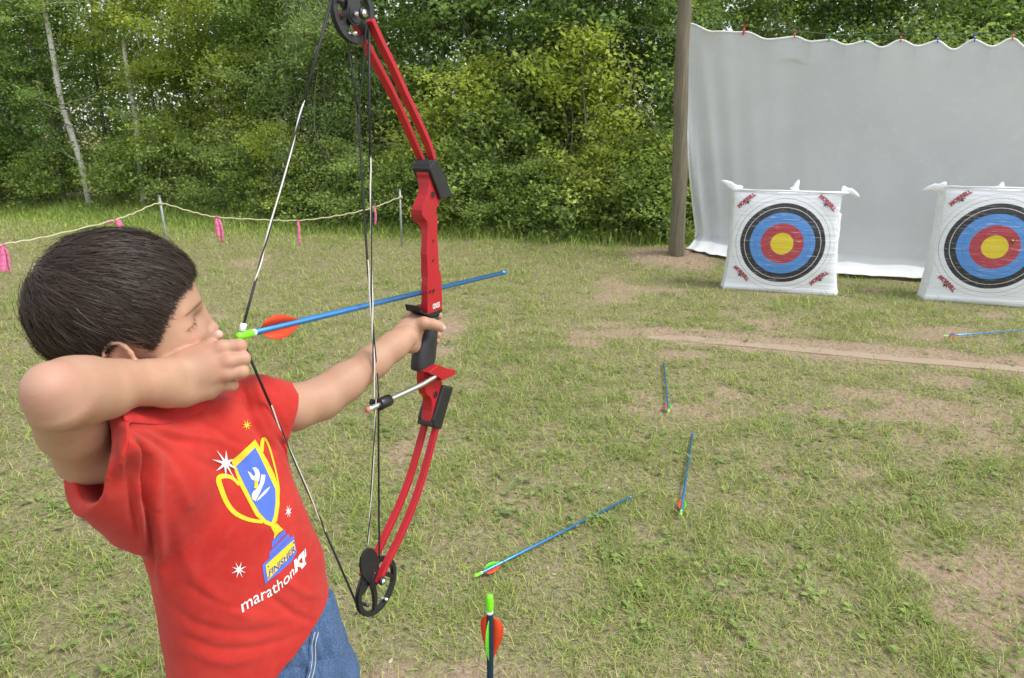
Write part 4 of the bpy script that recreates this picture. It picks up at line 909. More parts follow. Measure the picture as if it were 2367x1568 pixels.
# cable guard rod and slide
rod = [BP(*c7(990, 790), .030), BP(*c7(905, 842), .030), BP(*c7(820, 892), .031), BP(*c7(500, 1040), .032), BP(*c7(262, 1152), .033)]
v, f = tube(smooth_path(np.array([tuple(q_) for q_ in rod]), 30) - BO, .0048, 16); guard = mesh('cable_guard', v, f, M_STEEL, bow)
dr = (np.array(rod[-1]) - np.array(rod[-2])); dr /= np.linalg.norm(dr)
v, f = tube([np.array(rod[-1]) - BO - dr * .001, np.array(rod[-1]) - BO + dr * .003, np.array(rod[-1]) - BO + dr * .0042], [.0049, .0046, .002], 16); mesh('end_cap', v, f, plain('pink_rubber', (.62, .2, .2), .6), guard)
sc_ = np.array(BP(*c7(435, 1072), .0325)) - BO
v, f = tube([sc_ - dr * .0135, sc_ - dr * .0125, sc_ + dr * .0125, sc_ + dr * .0135], [.0088, .0100, .0100, .0088], 20); slide = mesh('cable_slide', v, f, M_BLK, bow)
v, f = tube([sc_ + dr * .006 + np.array([-.004, -.002, .0]), sc_ + dr * .006 + np.array([-.018, .006, .0])], .0055, 12); mesh('slide_hook', v, f, M_BLK, slide)

# ------------------------------------------------------------------ arrows
M_SHAFT = plain('blue_anodised_shaft', (.07, .27, .62), .28, .65, var=.06); M_SHAFTD = plain('dark_blue_shaft', (.012, .035, .07), .35, .3, var=.1)
def vanemat(name, c):
    t = NT(name); t.col(c).rough(.45); tr = t.add('ShaderNodeBsdfTranslucent'); tr.inputs['Color'].default_value = (*c, 1); mx = t.add('ShaderNodeMixShader'); mx.inputs[0].default_value = .45
    t.link(t.b.outputs[0], mx.inputs[1]); t.link(tr.outputs[0], mx.inputs[2]); t.link(mx.outputs[0], t.out.inputs[0]); return t.m
M_ORV = vanemat('orange_vane', (.88, .115, .035)); M_GRV = vanemat('green_vane', (.22, .85, .06)); M_NCK = plain('green_nock', (.20, .85, .02), .3, var=.03)
def arrow(p_nock, p_tip, label, roll, group='blue arrows', length=None, shaft=None, r=.0047):
    """axis +X from the nock throat to the tip; vanes at roll, roll+120, roll+240 (the first one green)"""
    p_nock = Vector(p_nock); d = (Vector(p_tip) - p_nock); L_ = length or d.length; d.normalize()
    e = empty('arrow', tuple(p_nock), label, 'arrow', group); up_ = Vector((0, 0, 1)) if abs(d.z) < .9 else Vector((0, 1, 0)); y_ = up_.cross(d).normalized(); z_ = d.cross(y_)
    e.matrix_world = Matrix(((d.x, y_.x, z_.x, p_nock.x), (d.y, y_.y, z_.y, p_nock.y), (d.z, y_.z, z_.z, p_nock.z), (0, 0, 0, 1)))
    v, f = tube([(.016, 0, 0), (.018, 0, 0), (L_ - .02, 0, 0)], [r * .8, r, r], 14); sh = mesh('shaft', v, f, shaft or M_SHAFT, e)
    v, f = tube([(.0135, 0, 0), (.0175, 0, 0)], r * 1.02, 14); mesh('white_collar', v, f, M_WHT, sh)
    v, f = tube([(L_ - .021, 0, 0), (L_ - .006, 0, 0), (L_, 0, 0)], [r * 1.02, r * .95, .0006], 14); mesh('point', v, f, shaft or M_SHAFT, e)
    v, f = tube([(-.0125, 0, 0), (-.0115, 0, 0), (-.008, 0, 0), (-.002, 0, 0), (.004, 0, 0), (.010, 0, 0), (.0138, 0, 0)], [r * .35, r * .8, r * 1.05, r * 1.12, r * 1.12, r * 1.1, r * .9], 14); nk = mesh('nock', v, f, M_NCK, e)
    xs_ = np.linspace(0, 1, 22); hp = .0145 * np.interp(xs_, [0, .03, .10, .2, .32, .5, .7, .88, 1], [.0, .35, .68, .9, 1.0, .93, .62, .24, .0])
    for k_ in range(3):
        a = roll + k_ * 2 * pi / 3; x_ = .026 + xs_ * .066; 
        V = [(xx, math.cos(a + .06 * s_) * (r * .9) - math.sin(a) * 0, math.sin(a + .06 * s_) * (r * .9)) for xx, s_ in zip(x_, xs_)] + [(xx + .002 * s_, math.cos(a + .06 * s_) * (r + h_), math.sin(a + .06 * s_) * (r + h_)) for xx, s_, h_ in zip(x_, xs_, hp)]
        F = [(i, i + 1, 23 + i, 22 + i) for i in range(21)]
        o = mesh('vane', V, F, M_GRV if k_ == 0 else M_ORV, e); m_ = o.modifiers.new('t', 'SOLIDIFY'); m_.thickness = .0007; m_.offset = 0
    return e
tipw = BP(1171, 629, 0); print('arrow length', (tipw - NOCK).length, 'tip depth', w2cam(np.array(tipw))[2])
arrow(NOCK + BA * .006, tipw, 'blue arrow with orange vanes nocked on the bowstring and drawn back', math.radians(-15))
def garrow(n, t_, label, roll, L_=None, zt=.020):
    a = G(*n, .024); b = G(*t_, zt); d = b - a
    if L_: b = a + d.normalized() * L_
    a.z += float(gz(a.x, a.y)); b.z += float(gz(b.x, b.y)); return arrow(a, b, label, roll)
garrow((1104, 1331), (1462, 1146), 'blue arrow lying slantwise on the grass, nearest of those lying flat', math.radians(80))
garrow((1545, 953), (1534, 838), 'short-looking blue arrow on the bare grass, closest to the old board', math.radians(150))
garrow((1574, 1186), (1601, 1001), 'blue arrow lying on the grass pointing away, right of the slanting one', math.radians(150))
garrow((2185, 777), (2367, 767), 'blue arrow on the grass behind the board, cut by the right edge of the photo', math.radians(0), .745)
a = P(1132, 1393, .915); b = P(1123, 1568, 1.0); b = Vector((a.x - .004, a.y + .02, .0)); 
arrow(a, a + (b - a).normalized() * .76, 'dark arrow standing upright in the ground in front, green nock on top', math.radians(-75), shaft=M_SHAFTD)
tt_ = BP(0, 0); q = hit(2343, 557, tl2 + Vector((0, 0, 0)) , Vector((d2.y, -d2.x, 0)))
q2_ = q + Vector((d2.y, -d2.x, 0)) * .30; dd = Vector((-.05, 1, -.03)).normalized()
a = P(2341, 556, w2cam(np.array(q))[2] - .105); arrow(a + Vector((.0, 0, 0)), a + (ray(2341, 556).normalized() + Vector((.30, 0, -.04))).normalized() * .3 , 'arrow sunk almost to its nock in the red ring of the right target', .4)
# ------------------------------------------------------------------ the boy: implicit surfaces blended on a grid, in the drafting frame (x right, y up, z away)
rng = np.random.default_rng(17)
def gaxis(lo, hi, base, fine):
    """grid coordinates with finer steps inside the given intervals"""
    x = [lo]
    while x[-1] < hi:
        st = base
        for a, b, s in fine:
            if a - .006 <= x[-1] <= b: st = min(st, s)
        x.append(x[-1] + st)
    return np.array(x, np.float32)
class Field:
    def __init__(s, X, Y, Z): s.X, s.Y, s.Z = X, Y, Z; s.F = np.full((len(X), len(Y), len(Z)), .06, np.float32)
    def sl(s, lo, hi):
        r = []
        for A, a, b in zip((s.X, s.Y, s.Z), lo, hi): i, j = np.searchsorted(A, [a, b]); r.append(slice(max(0, i - 1), min(len(A), j + 1)))
        return tuple(r)
    def grid(s, q): return s.X[q[0]][:, None, None], s.Y[q[1]][None, :, None], s.Z[q[2]][None, None, :]
    def put(s, fn, lo, hi, k, mode='add'):
        m = k + .012; q = s.sl(np.array(lo) - m, np.array(hi) + m)
        if any(w.stop <= w.start for w in q): return
        d = fn(*s.grid(q)).astype(np.float32); A = s.F[q]
        if mode == 'sub':
            h = np.clip(.5 - .5 * (A + d) / k, 0, 1); s.F[q] = A * (1 - h) - d * h + k * h * (1 - h)
        else:
            h = np.clip(.5 + .5 * (A - d) / k, 0, 1); s.F[q] = A * (1 - h) + d * h - k * h * (1 - h)
    def cone(s, a, b, ra, rb, k=.008, mode='add'):
        a = np.array(a, float); b = np.array(b, float); ab = b - a; L2 = ab @ ab
        def fn(x, y, z):
            t = np.clip(((x - a[0]) * ab[0] + (y - a[1]) * ab[1] + (z - a[2]) * ab[2]) / L2, 0, 1)
            return np.sqrt((x - a[0] - t * ab[0]) ** 2 + (y - a[1] - t * ab[1]) ** 2 + (z - a[2] - t * ab[2]) ** 2) - (ra + (rb - ra) * t)
        r = max(ra, rb); s.put(fn, np.minimum(a, b) - r, np.maximum(a, b) + r, k, mode)
    def chain(s, pts, rad, k=.008, mode='add'):
        for a, b, ra, rb in zip(pts, pts[1:], rad, rad[1:]): s.cone(a, b, ra, rb, k, mode)
    def ell(s, c, ax, r, k=.01, mode='add'):
        """ellipsoid with unit axes ax (3 rows) and radii r"""
        c = np.array(c, float); ax = np.array(ax, float); r = np.array(r, float)
        def fn(x, y, z):
            p = [((x - c[0]) * a[0] + (y - c[1]) * a[1] + (z - c[2]) * a[2]) for a in ax]
            k0 = np.sqrt(sum((p_ / q_) ** 2 for p_, q_ in zip(p, r))); k1 = np.sqrt(sum((p_ / q_ ** 2) ** 2 for p_, q_ in zip(p, r))) + 1e-9
            return k0 * (k0 - 1) / k1
        s.put(fn, c - r.max(), c + r.max(), k, mode)
    def cutplane(s, p, n, lo, hi, k=.002):
        """remove everything on the side n points to, inside a box"""
        p = np.array(p, float); n = np.array(n, float); n /= np.linalg.norm(n)
        q = s.sl(lo, hi); x, y, z = s.grid(q); d = ((x - p[0]) * n[0] + (y - p[1]) * n[1] + (z - p[2]) * n[2]).astype(np.float32); A = s.F[q]
        h = np.clip(.5 - .5 * (A - d) / k, 0, 1); s.F[q] = A * (1 - h) + d * h + k * h * (1 - h)
def nets(fl):
    """naive surface nets on a rectilinear grid"""
    F = fl.F; ins = F < 0; nx, ny, nz = F.shape
    cnt = np.zeros((nx - 1, ny - 1, nz - 1), np.uint8); cor = [(i, j, k) for i in (0, 1) for j in (0, 1) for k in (0, 1)]
    for i, j, k in cor: cnt += ins[i:nx - 1 + i, j:ny - 1 + j, k:nz - 1 + k]
    ci, cj, ck = np.nonzero((cnt > 0) & (cnt < 8)); n = len(ci); idx = np.full(cnt.shape, -1, np.int32); idx[ci, cj, ck] = np.arange(n)
    acc = np.zeros((n, 3)); w = np.zeros(n)
    P_ = {c: (fl.X[ci + c[0]], fl.Y[cj + c[1]], fl.Z[ck + c[2]], F[ci + c[0], cj + c[1], ck + c[2]]) for c in cor}
    for a in cor:
        for ax in range(3):
            if a[ax]: continue
            b = list(a); b[ax] = 1; A = P_[a]; B = P_[tuple(b)]; m = (A[3] < 0) != (B[3] < 0)
            t = np.where(m, A[3] / (A[3] - B[3] + (~m)), 0)
            for d in range(3): acc[:, d] += np.where(m, A[d] + t * (B[d] - A[d]), 0)
            w += m
    V = acc / w[:, None]; Q = []
    for ax in range(3):
        sh = [nx, ny, nz]; lo = [slice(1, -1)] * 3; lo[ax] = slice(0, sh[ax] - 1); hi = list(lo); hi[ax] = slice(1, sh[ax])
        a = ins[tuple(lo)]; b = ins[tuple(hi)]; e = np.nonzero(a != b); flip = a[e]
        g = [e[0] + 1, e[1] + 1, e[2] + 1]; g[ax] = e[ax]; o1, o2 = [(1, 2), (2, 0), (0, 1)][ax]
        def at(d1, d2):
            h = [g[0].copy(), g[1].copy(), g[2].copy()]; h[o1] -= d1; h[o2] -= d2; return idx[h[0], h[1], h[2]]
        q = np.stack([at(1, 1), at(0, 1), at(0, 0), at(1, 0)], 1); q[flip] = q[flip][:, ::-1]; Q.append(q[(q >= 0).all(1)])
    Q = np.concatenate(Q); a, b_, c = V[Q[:, 0]], V[Q[:, 1]], V[Q[:, 2]]; m = V.mean(0)
    if np.einsum('ij,ij->i', a - m, np.cross(b_ - m, c - m)).sum() < 0: Q = Q[:, ::-1]
    return V, np.ascontiguousarray(Q)
def vnormals(V, Q):
    n = np.cross(V[Q[:, 2]] - V[Q[:, 0]], V[Q[:, 3]] - V[Q[:, 1]]); N_ = np.zeros_like(V)
    for j in range(4): np.add.at(N_, Q[:, j], n)
    return N_ / (np.linalg.norm(N_, axis=1)[:, None] + 1e-12)
def lap(V, Q, it=2, lam=.5):
    for _ in range(it):
        S = np.zeros_like(V); w = np.zeros(len(V))
        for j in range(4):
            np.add.at(S, Q[:, j], V[Q[:, (j + 1) % 4]]); np.add.at(w, Q[:, j], 1); np.add.at(S, Q[:, (j + 1) % 4], V[Q[:, j]]); np.add.at(w, Q[:, (j + 1) % 4], 1)
        V = V + lam * (S / w[:, None] - V)
    return V
def seg_d(p, a, b):
    """2-D distance to a segment and the parameter along it"""
    a = np.array(a); ab = np.array(b) - a; t = np.clip(((p - a) @ ab) / (ab @ ab), 0, 1); return np.linalg.norm(p - a - t[:, None] * ab, axis=1), t
def c1(x, y): return ((x / 3.41 + 40) / 1.0815, (y / 3.41 + 540) / 1.0815)
def h1(x, y, d): return PC(*c1(x, y), d)
def k2(x, y): return ((x / 3.41 + 40) / 1.0815, (y / 3.41 + 820) / 1.0815)
def k3(x, y): return ((x / 2.375 + 500) / 1.0815, (y / 2.375 + 900) / 1.0815)
def sC(*a): return w2cam(np.array(SW(*a)))
UPC = np.array([0, CP, -SP])                       # world up in the drafting frame
AL = math.radians(31)
HF = np.array([math.cos(AL), math.sin(AL) * SP, math.sin(AL) * CP]); HR = np.array([math.sin(AL), -math.cos(AL) * SP, -math.cos(AL) * CP]); HU = UPC
HC = np.array([-.4830, .0300, .86])
def hd(f, u, r=0.0): return HC + HF * f + HU * u + HR * r
AX = [HF, HR, HU]
S_R = PC(285, 1035, .83); S_L = PC(600, 936, .995); NB_ = PC(390, 965, .895)
b = Field(gaxis(-.56, -.08, .004, [(-.40, -.28, .0014), (-.21, -.10, .0016)]), gaxis(-.50, .17, .004, [(-.085, .045, .0014)]), gaxis(.56, 1.30, .004, [(.80, .955, .0014), (1.12, 1.27, .0016)]))
# head
def eyeu(r_): return -.0110 - .16 * (r_ - .026) - 4 * (r_ - .038) ** 2
def eyef(r_, du=0.0):
    return .0560 + .0130 * math.sqrt(max(.10, 1 - ((r_ - .0365) / .0200) ** 2 - ((eyeu(r_) + du + .0120) / .0125) ** 2))
b.ell(hd(-.006, .010), AX, (.090, .072, .0855), .01)
b.ell(hd(.034, -.034), AX, (.050, .056, .050), .03)
b.ell(hd(.052, -.058), AX, (.030, .034, .028), .02)
b.cone(hd(.068, -.080, -.006), hd(.068, -.080, .006), .014, .014, .016)
for r in (-1, 1):
    b.cone(hd(.050, -.030, r * .028), hd(.038, -.046, r * .033), .029, .024, .018)
    b.ell(hd(.086, -.008, r * .036), AX, (.017, .018, .0105), .020, 'sub')
    b.ell(hd(.0560, -.0120, r * .0365), AX, (.0130, .0200, .0125), .007)
    b.cone(hd(.0725, .0085, r * .016), hd(.0560, .0060, r * .046), .0062, .0050, .014)
    b.ell(hd(.0885, -.0355, r * .0085), AX, (.0072, .0058, .0058), .004)
    b.ell(hd(.089, -.0410, r * .0062), AX, (.0036, .0026, .0035), .002, 'sub')
    lid = [hd(eyef(q_), eyeu(q_), r * q_) for q_ in np.linspace(.024, .045, 8)]
    b.chain(lid, [.0012] * 8, .0012, 'sub')
b.cone(hd(.081, .000), hd(.0925, -.0285), .0060, .0070, .009); b.ell(hd(.0945, -.0315), AX, (.0082, .0082, .0074), .006)
b.ell(hd(.079, -.0495), AX, (.011, .022, .012), .020); b.cone(hd(.0895, -.052, -.012), hd(.0895, -.052, .012), .0042, .0042, .004)
b.cone(hd(.0875, -.0615, -.010), hd(.0875, -.0615, .010), .0052, .0052, .004)
# ear
e0 = hd(-.014, -.037, .070); eN = (HR * .88 - HF * .47); eN /= np.linalg.norm(eN); eU = HU * .97 - HF * .12; eU /= np.linalg.norm(eU); eF = np.cross(eN, eU)
if eF @ HF < 0: eF = -eF
for sgn in (1,):
    b.ell(e0 + eN * .004, [eN, eF, eU], (.0055, .016, .027), .004)
    b.ell(e0 + eN * .0105 + eF * .003, [eN, eF, eU], (.0065, .0095, .018), .003, 'sub')
    ea = np.linspace(-.5, 4.2, 12); rim = [e0 + eN * (.010 - .004 * math.cos(a)) + eF * .0155 * math.cos(a) + eU * .026 * math.sin(a) for a in ea]
    b.chain(rim, [.0030] * 12, .0022)
    b.ell(e0 - eU * .024 + eF * .002 + eN * .006, [eN, eF, eU], (.005, .0075, .008), .004)
eL = hd(-.014, -.036, -.074); b.ell(eL, [HR, HF, HU], (.010, .016, .027), .004)
# neck, trunk and shoulders (under the shirt)
b.chain([hd(-.030, -.045), PC(360, 905, .885), NB_], [.046, .040, .043], .02)
b.chain([NB_ + [0, -.03, .01], PC(500, 1120, .95), PC(555, 1320, 1.0)], [.042, .055, .05], .03)
b.cone(NB_ + [0, -.035, 0], S_R + [.01, -.012, .01], .036, .034, .03); b.cone(NB_ + [0, -.035, 0], S_L, .036, .034, .03)
# right arm: upper arm, elbow, forearm
EL = h1(272, 1465, .657)
b.chain([S_R + [.012, -.014, .012], h1(610, 2030, .818), h1(478, 1800, .758), h1(368, 1615, .708)], [.032, .0335, .0335, .0308], .012)
b.cone(EL, h1(600, 1450, .722), .0195, .0300, .014)
b.cone(h1(365, 1600, .674), EL, .0285, .0190, .010); b.cone(h1(315, 1425, .668), h1(262, 1550, .662), .0180, .0180, .010)
fa = [(350, 1500, .672, .0290), (470, 1496, .700, .0345), (600, 1492, .722, .0366), (760, 1476, .744, .0352), (900, 1440, .765, .0308), (1050, 1424, .785, .0262), (1200, 1420, .806, .0235)]
fp, frr = [h1(x, y, d) for x, y, d, r in fa], [r * .955 for *_, r in fa]
b.chain(fp[:3], frr[:3], .012); b.chain(fp[2:], frr[2:], .0025)
b.chain([h1(1150, 1372, .800), h1(1300, 1362, .822), h1(1400, 1352, .836)], [.0195, .0185, .0175], .014); b.chain([h1(1150, 1462, .800), h1(1300, 1488, .822), h1(1420, 1508, .836)], [.0195, .0180, .0165], .014)
# drawing hand
MC = dict(i=(1762, 1124, .854), m=(1815, 1238, .851), r=(1800, 1342, .853), p=(1722, 1434, .859))
for key, w_ in (('i', (1440, 1290, .840)), ('m', (1440, 1370, .838)), ('r', (1430, 1440, .840)), ('p', (1430, 1500, .843))):
    b.cone(h1(*w_), h1(*MC[key]), .0155, .0094, .010)
b.cone(h1(1450, 1480, .848), h1(1640, 1480, .858), .0170, .0125, .012); b.cone(h1(1500, 1330, .852), h1(1660, 1260, .862), .016, .012, .012)
fin = dict(i=[(1902, 1110, .860, .0082), (1906, 1112, .888, .0074), (1862, 1120, .900, .0066)],
           m=[(1932, 1216, .860, .0084), (1934, 1220, .889, .0076), (1880, 1228, .901, .0068)],
           r=[(1922, 1326, .860, .0080), (1924, 1330, .888, .0073), (1870, 1334, .900, .0066)],
           p=[(1838, 1441, .868, .0070), (1850, 1444, .889, .0063), (1800, 1436, .898, .0058)])
for key in 'imrp':
    a = MC[key]; q = fin[key]; pts = [h1(*a)] + [h1(*w_[:3]) for w_ in q]; r0 = .0098 if key != 'p' else .0086
    mid = pts[0] * .45 + pts[1] * .55; fl = [pts[0], mid, pts[1], pts[2], pts[3]]; rr = [r0, q[0][3] * 1.10, q[0][3] * 1.12, q[1][3] * 1.06, q[2][3]]
    b.chain(fl, rr, .0025)
for key in 'imrp': b.ell(h1(*MC[key]) + [0, 0, -.004], np.eye(3), (.0085, .0075, .0072), .006)
b.cone(h1(1440, 1240, .847), h1(1655, 1120, .855), .0150, .0104, .004)
b.chain([h1(1430, 1330, .846), h1(1520, 1225, .856), h1(1600, 1128, .862), h1(1668, 1062, .864), h1(1722, 1014, .862)], [.0160, .0118, .0086, .0074, .0063], .0028)
# left arm
b.chain([S_L, PC(680, 942, 1.035), PC(742, 922, 1.062), PC(795, 886, 1.085), PC(862, 837, 1.110), PC(908, 802, 1.135), PC(938, 780, 1.150)], [.036, .0325, .0308, .0286, .0246, .0215, .0203], .016)
# bow hand
def g7(x, y, d): return PC(*c7(x, y), d)
dG = float(sC(.40, -.09, 0)[2])
b.cone(g7(600, 400, dG - .050), g7(745, 330, dG - .022), .0205, .0180, .012); b.cone(g7(610, 440, dG - .052), g7(752, 455, dG - .020), .0165, .0140, .012)
b.cone(g7(640, 330, dG - .040), g7(800, 215, dG - .020), .0185, .0150, .012)
b.cone(g7(700, 260, dG - .030), g7(820, 200, dG + .012), .0165, .0130, .012)
b.chain([g7(760, 240, dG - .030), g7(868, 208, dG - .036), g7(965, 222, dG - .034), g7(1035, 243, dG - .030), g7(1068, 262, dG - .028)], [.0128, .0102, .0086, .0078, .0066], .007)
for (y_, xt, r_) in ((128, 1030, .0072), (232, 1036, .0076), (338, 1020, .0073), (402, 1010, .0062)):
    t_ = SH(BP(*c7(xt, y_), .006)); h_ = t_[1]; sg = SH(BP(*c7(885, y_), .0))[0]
    b.chain([sC(sg - .030, h_ + .004, -.006), sC(sg - .016, h_ + .004, -.026), sC(sg + .012, h_ + .002, -.029), sC(t_[0] + .002, h_, -.014), sC(t_[0] - .001, h_, .007)], [.0110, .0092, .0085, r_ + .0004, r_], .0028)
V, Q = nets(b); V = lap(V, Q, 2, .4); Nv = vnormals(V, Q)
# skin colour: warm base with redder elbow, knuckles, cheeks, ear, lips; nails paler
base = np.array([.44, .27, .175]); C = np.tile(base, (len(V), 1))
C *= (1 + .16 * (fbm(V[:, 0] * 45 + V[:, 2] * 30, V[:, 1] * 45, 3) - .5))[:, None]; C[:, 1:] *= (1 - .16 * np.clip(fbm(V[:, 0] * 70 + V[:, 2] * 50, V[:, 1] * 70, 13) - .45, 0, 1))[:, None]
def blush(c, r, col, amt):
    global C
    w = amt * np.exp(-((V - np.array(c)) ** 2).sum(1) / r ** 2); C = C * (1 - w[:, None]) + np.array(col) * w[:, None]
blush(h1(300, 1400, .65), .045, (.54, .30, .25), .28); blush(h1(420, 1560, .665), .020, (.50, .25, .19), .30)
for key in 'imr': blush(h1(*MC[key]) + [0, 0, -.008], .008, (.66, .30, .22), .35)
for key in 'imrp': blush(h1(*fin[key][0][:3]) + [.004, 0, 0], .009, (.72, .33, .26), .40)
blush(hd(.060, -.040, .050), .022, (.72, .34, .27), .35); blush(hd(.098, -.031), .010, (.72, .34, .27), .4); blush(e0, .03, (.66, .30, .22), .45)
blush(hd(.093, -.056, .006), .010, (.60, .20, .18), .7); blush(h1(1735, 1002, .862), .0075, (.78, .52, .46), .9); blush(g7(1092, 268, dG - .03), .006, (.82, .56, .50), .9)
# eyebrow and lash line as darker skin
L_ = (V - HC); lf, lu, lr = L_ @ HF, L_ @ HU, L_ @ HR
bw = np.exp(-((lu - (.0098 - .30 * (.080 - lf))) / (.0024 - .0010 * np.clip((.075 - lf) / .018, 0, 1))) ** 2) * np.clip((lf - .056) / .006, 0, 1) * (np.abs(lr) > .007); C = C * (1 - .85 * bw[:, None]) + np.array([.06, .035, .022]) * .85 * bw[:, None]
ar = np.abs(lr); ls = np.exp(-((lu - (-.0102 - .28 * (.070 - lf) - 30 * (lf - .066) ** 2)) / .0013) ** 2) * np.clip((lf - .0565) / .003, 0, 1) * np.clip((.0755 - lf) / .003, 0, 1) * (ar > .018); C = C * (1 - .7 * ls[:, None]) + np.array([.07, .04, .03]) * .7 * ls[:, None]
# scalp under the hair
sc_m = ((lu > .03) & (lf < .075)) | ((lf < -.03) & (lu > -.06)) | ((lf < .02) & (lu > -.01)); sc_m &= (np.abs(lr) < .11) & (lu > -.09) & (np.linalg.norm(L_, axis=1) < .16)
C[sc_m & ~((lf > -.045) & (lf < .02) & (lu < .0))] *= .25
t = NT('skin'); at = t.add('ShaderNodeAttribute', attribute_name='tint'); co = t.coord(); nz = t.noise(co, 650, 3, .6); n2 = t.noise(co, 60, 3)
t.col(t.mix(t.ramp(n2, [(.35, 0.), (.7, .28)]), at.outputs['Color'], (.52, .23, .17))).rough(t.math('MULTIPLY_ADD', nz, .2, .42)).bump(nz, .22, .0014)
t.b.inputs['Subsurface Weight'].default_value = .22; t.b.inputs['Subsurface Radius'].default_value = (1.0, .35, .18); t.b.inputs['Subsurface Scale'].default_value = .0035; t.b.inputs['Specular IOR Level'].default_value = .35
M_SKIN = t.m
boy = nobj('person', fastmesh('person', cam2w(V), Q[:, ::-1], M_SKIN, C, smooth=True)); tag(boy, 'dark-haired boy in a red T-shirt and jeans drawing a compound bow to his cheek', 'person')
# lashes
parts = []; vs_ = np.nonzero((ls > .75) & (lr > 0))[0]; vs_ = vs_[np.argsort(lf[vs_])]
for i in vs_[np.linspace(0, len(vs_) - 1, 12).astype(int)] if len(vs_) else []:
    p0 = V[i]; d_ = HF * .75 - HU * .55 + HR * .35 + rng.normal(0, .12, 3); d_ /= np.linalg.norm(d_)
    v, f = tube(cam2w(np.array([p0, p0 + d_ * .0028 - HU * .0003, p0 + d_ * .0052 + HU * .0005])), [.0002, .00016, .00007], 4); parts.append((v, f))
v, f = join(parts)
M_HAIR_B = plain('dark_lash', (.02, .014, .012), .5); mesh('eyelashes', v, f, M_HAIR_B, boy)
# ---- T-shirt
s = Field(gaxis(-.62, -.24, .0028, []), gaxis(-.62, -.02, .0030, []), gaxis(.68, 1.24, .0030, []))
A_s = np.array([.72, 0, .694]); N_s = np.array([A_s[2], 0, -A_s[0]])      # across the shoulders / out of the chest
rows = [(925, 425, .900, .060, .050), (965, 440, .912, .100, .066), (1010, 452, .922, .112, .076), (1060, 466, .932, .114, .080), (1120, 488, .944, .113, .083), (1200, 520, .960, .115, .085), (1300, 556, .985, .119, .088), (1400, 576, 1.006, .122, .092), (1480, 590, 1.022, .124, .095), (1600, 606, 1.045, .126, .098), (1700, 620, 1.06, .126, .098)]
ry = []; rx = []; rz = []; ra_ = []; rb_ = []
for v_, u_, d_, a_, b__ in rows: c_ = PC(u_, v_, d_ + .018); ry.append(c_[1]); rx.append(c_[0]); rz.append(c_[2]); ra_.append(a_); rb_.append(b__)
o_ = np.argsort(ry); ry, rx, rz, ra_, rb_ = [np.array(w_)[o_] for w_ in (ry, rx, rz, ra_, rb_)]
def torso(x, y, z, inset=0.0):
    cx, cz, a_, bb = [np.interp(y, ry, w_) for w_ in (rx, rz, ra_, rb_)]
    p = (x - cx) * A_s[0] + (z - cz) * A_s[2]; q = (x - cx) * N_s[0] + (z - cz) * N_s[2]; a_ = a_ - inset; bb = bb - inset
    e = 2.35; k0 = (np.abs(p / a_) ** e + np.abs(q / bb) ** e) ** (1 / e)
    return np.maximum((k0 - 1) * np.minimum(a_, bb) * .95, np.maximum(y - ry[-1], ry[0] - y))
# the left sleeve is shaped and cut first, then the trunk joins it
LB = PC(677, 968, 1.062); LN = np.array([.93, -.20, .285]); LN /= np.linalg.norm(LN)
s.cone(S_L + [0, -.006, 0], LB + [.022, -.004, .020], .047, .0515, .018); s.cone(PC(585, 985, 1.0), LB + [.010, -.010, .010], .058, .050, .022)
s.cutplane(LB, LN, (-.42, -.26, .93), (-.20, .02, 1.24), .003); s.cone(LB - [.03, .0, .03], LB + [.03, 0, .03], .036, .047, .004, 'sub')
s.put(torso, (-.62, -.60, .68), (-.2, .0, 1.2), .012)
s.cone(NB_ + [.0, -.040, 0.01], S_R + [.004, -.004, .004], .046, .046, .035); s.cone(NB_ + [.01, -.040, .01], S_L + [0, -.008, 0], .044, .040, .03)
# sleeves
RB = np.array([-.4775, -.1225, .777]); RA = PC(362, 1100, .875); RN = np.array([-.60, .12, -.79]); RN /= np.linalg.norm(RN)
s.cone(RA, RB + RN * .03, .070, .0540, .025); s.cone(PC(345, 1165, .885), PC(228, 1085, .79), .060, .043, .025); s.cone(S_R + [.01, 0, 0], PC(244, 1018, .742), .048, .034, .014)
s.cutplane(RB, RN, (-.62, -.35, .60), (-.36, .0, .90), .003)
s.cone(RB - RN * .055, RB + RN * .03, .030, .0475, .004, 'sub'); s.cone(PC(272, 1112, .83), PC(215, 1085, .775), .026, .037, .006, 'sub')
# neck opening and hem

hp = [PC(770, 1372, 1.02), PC(640, 1560, .96), PC(560, 1600, .95)]
hA, hB, hD = PC(770, 1375, 1.055), PC(700, 1518, .975), PC(420, 1720, .97); hn = np.cross(hB - hA, hD - hA); hn *= -np.sign(hn[1]); hn /= np.linalg.norm(hn)
s.cutplane(hB, hn, (-.62, -.62, .60), (-.2, -.25, 1.25), .003)
V, Q = nets(s); V = lap(V, Q, 3, .5); Nv = vnormals(V, Q)
def toP(V): return np.stack([CU + FPX * V[:, 0] / V[:, 2], CV - FPX * V[:, 1] / V[:, 2]], 1)
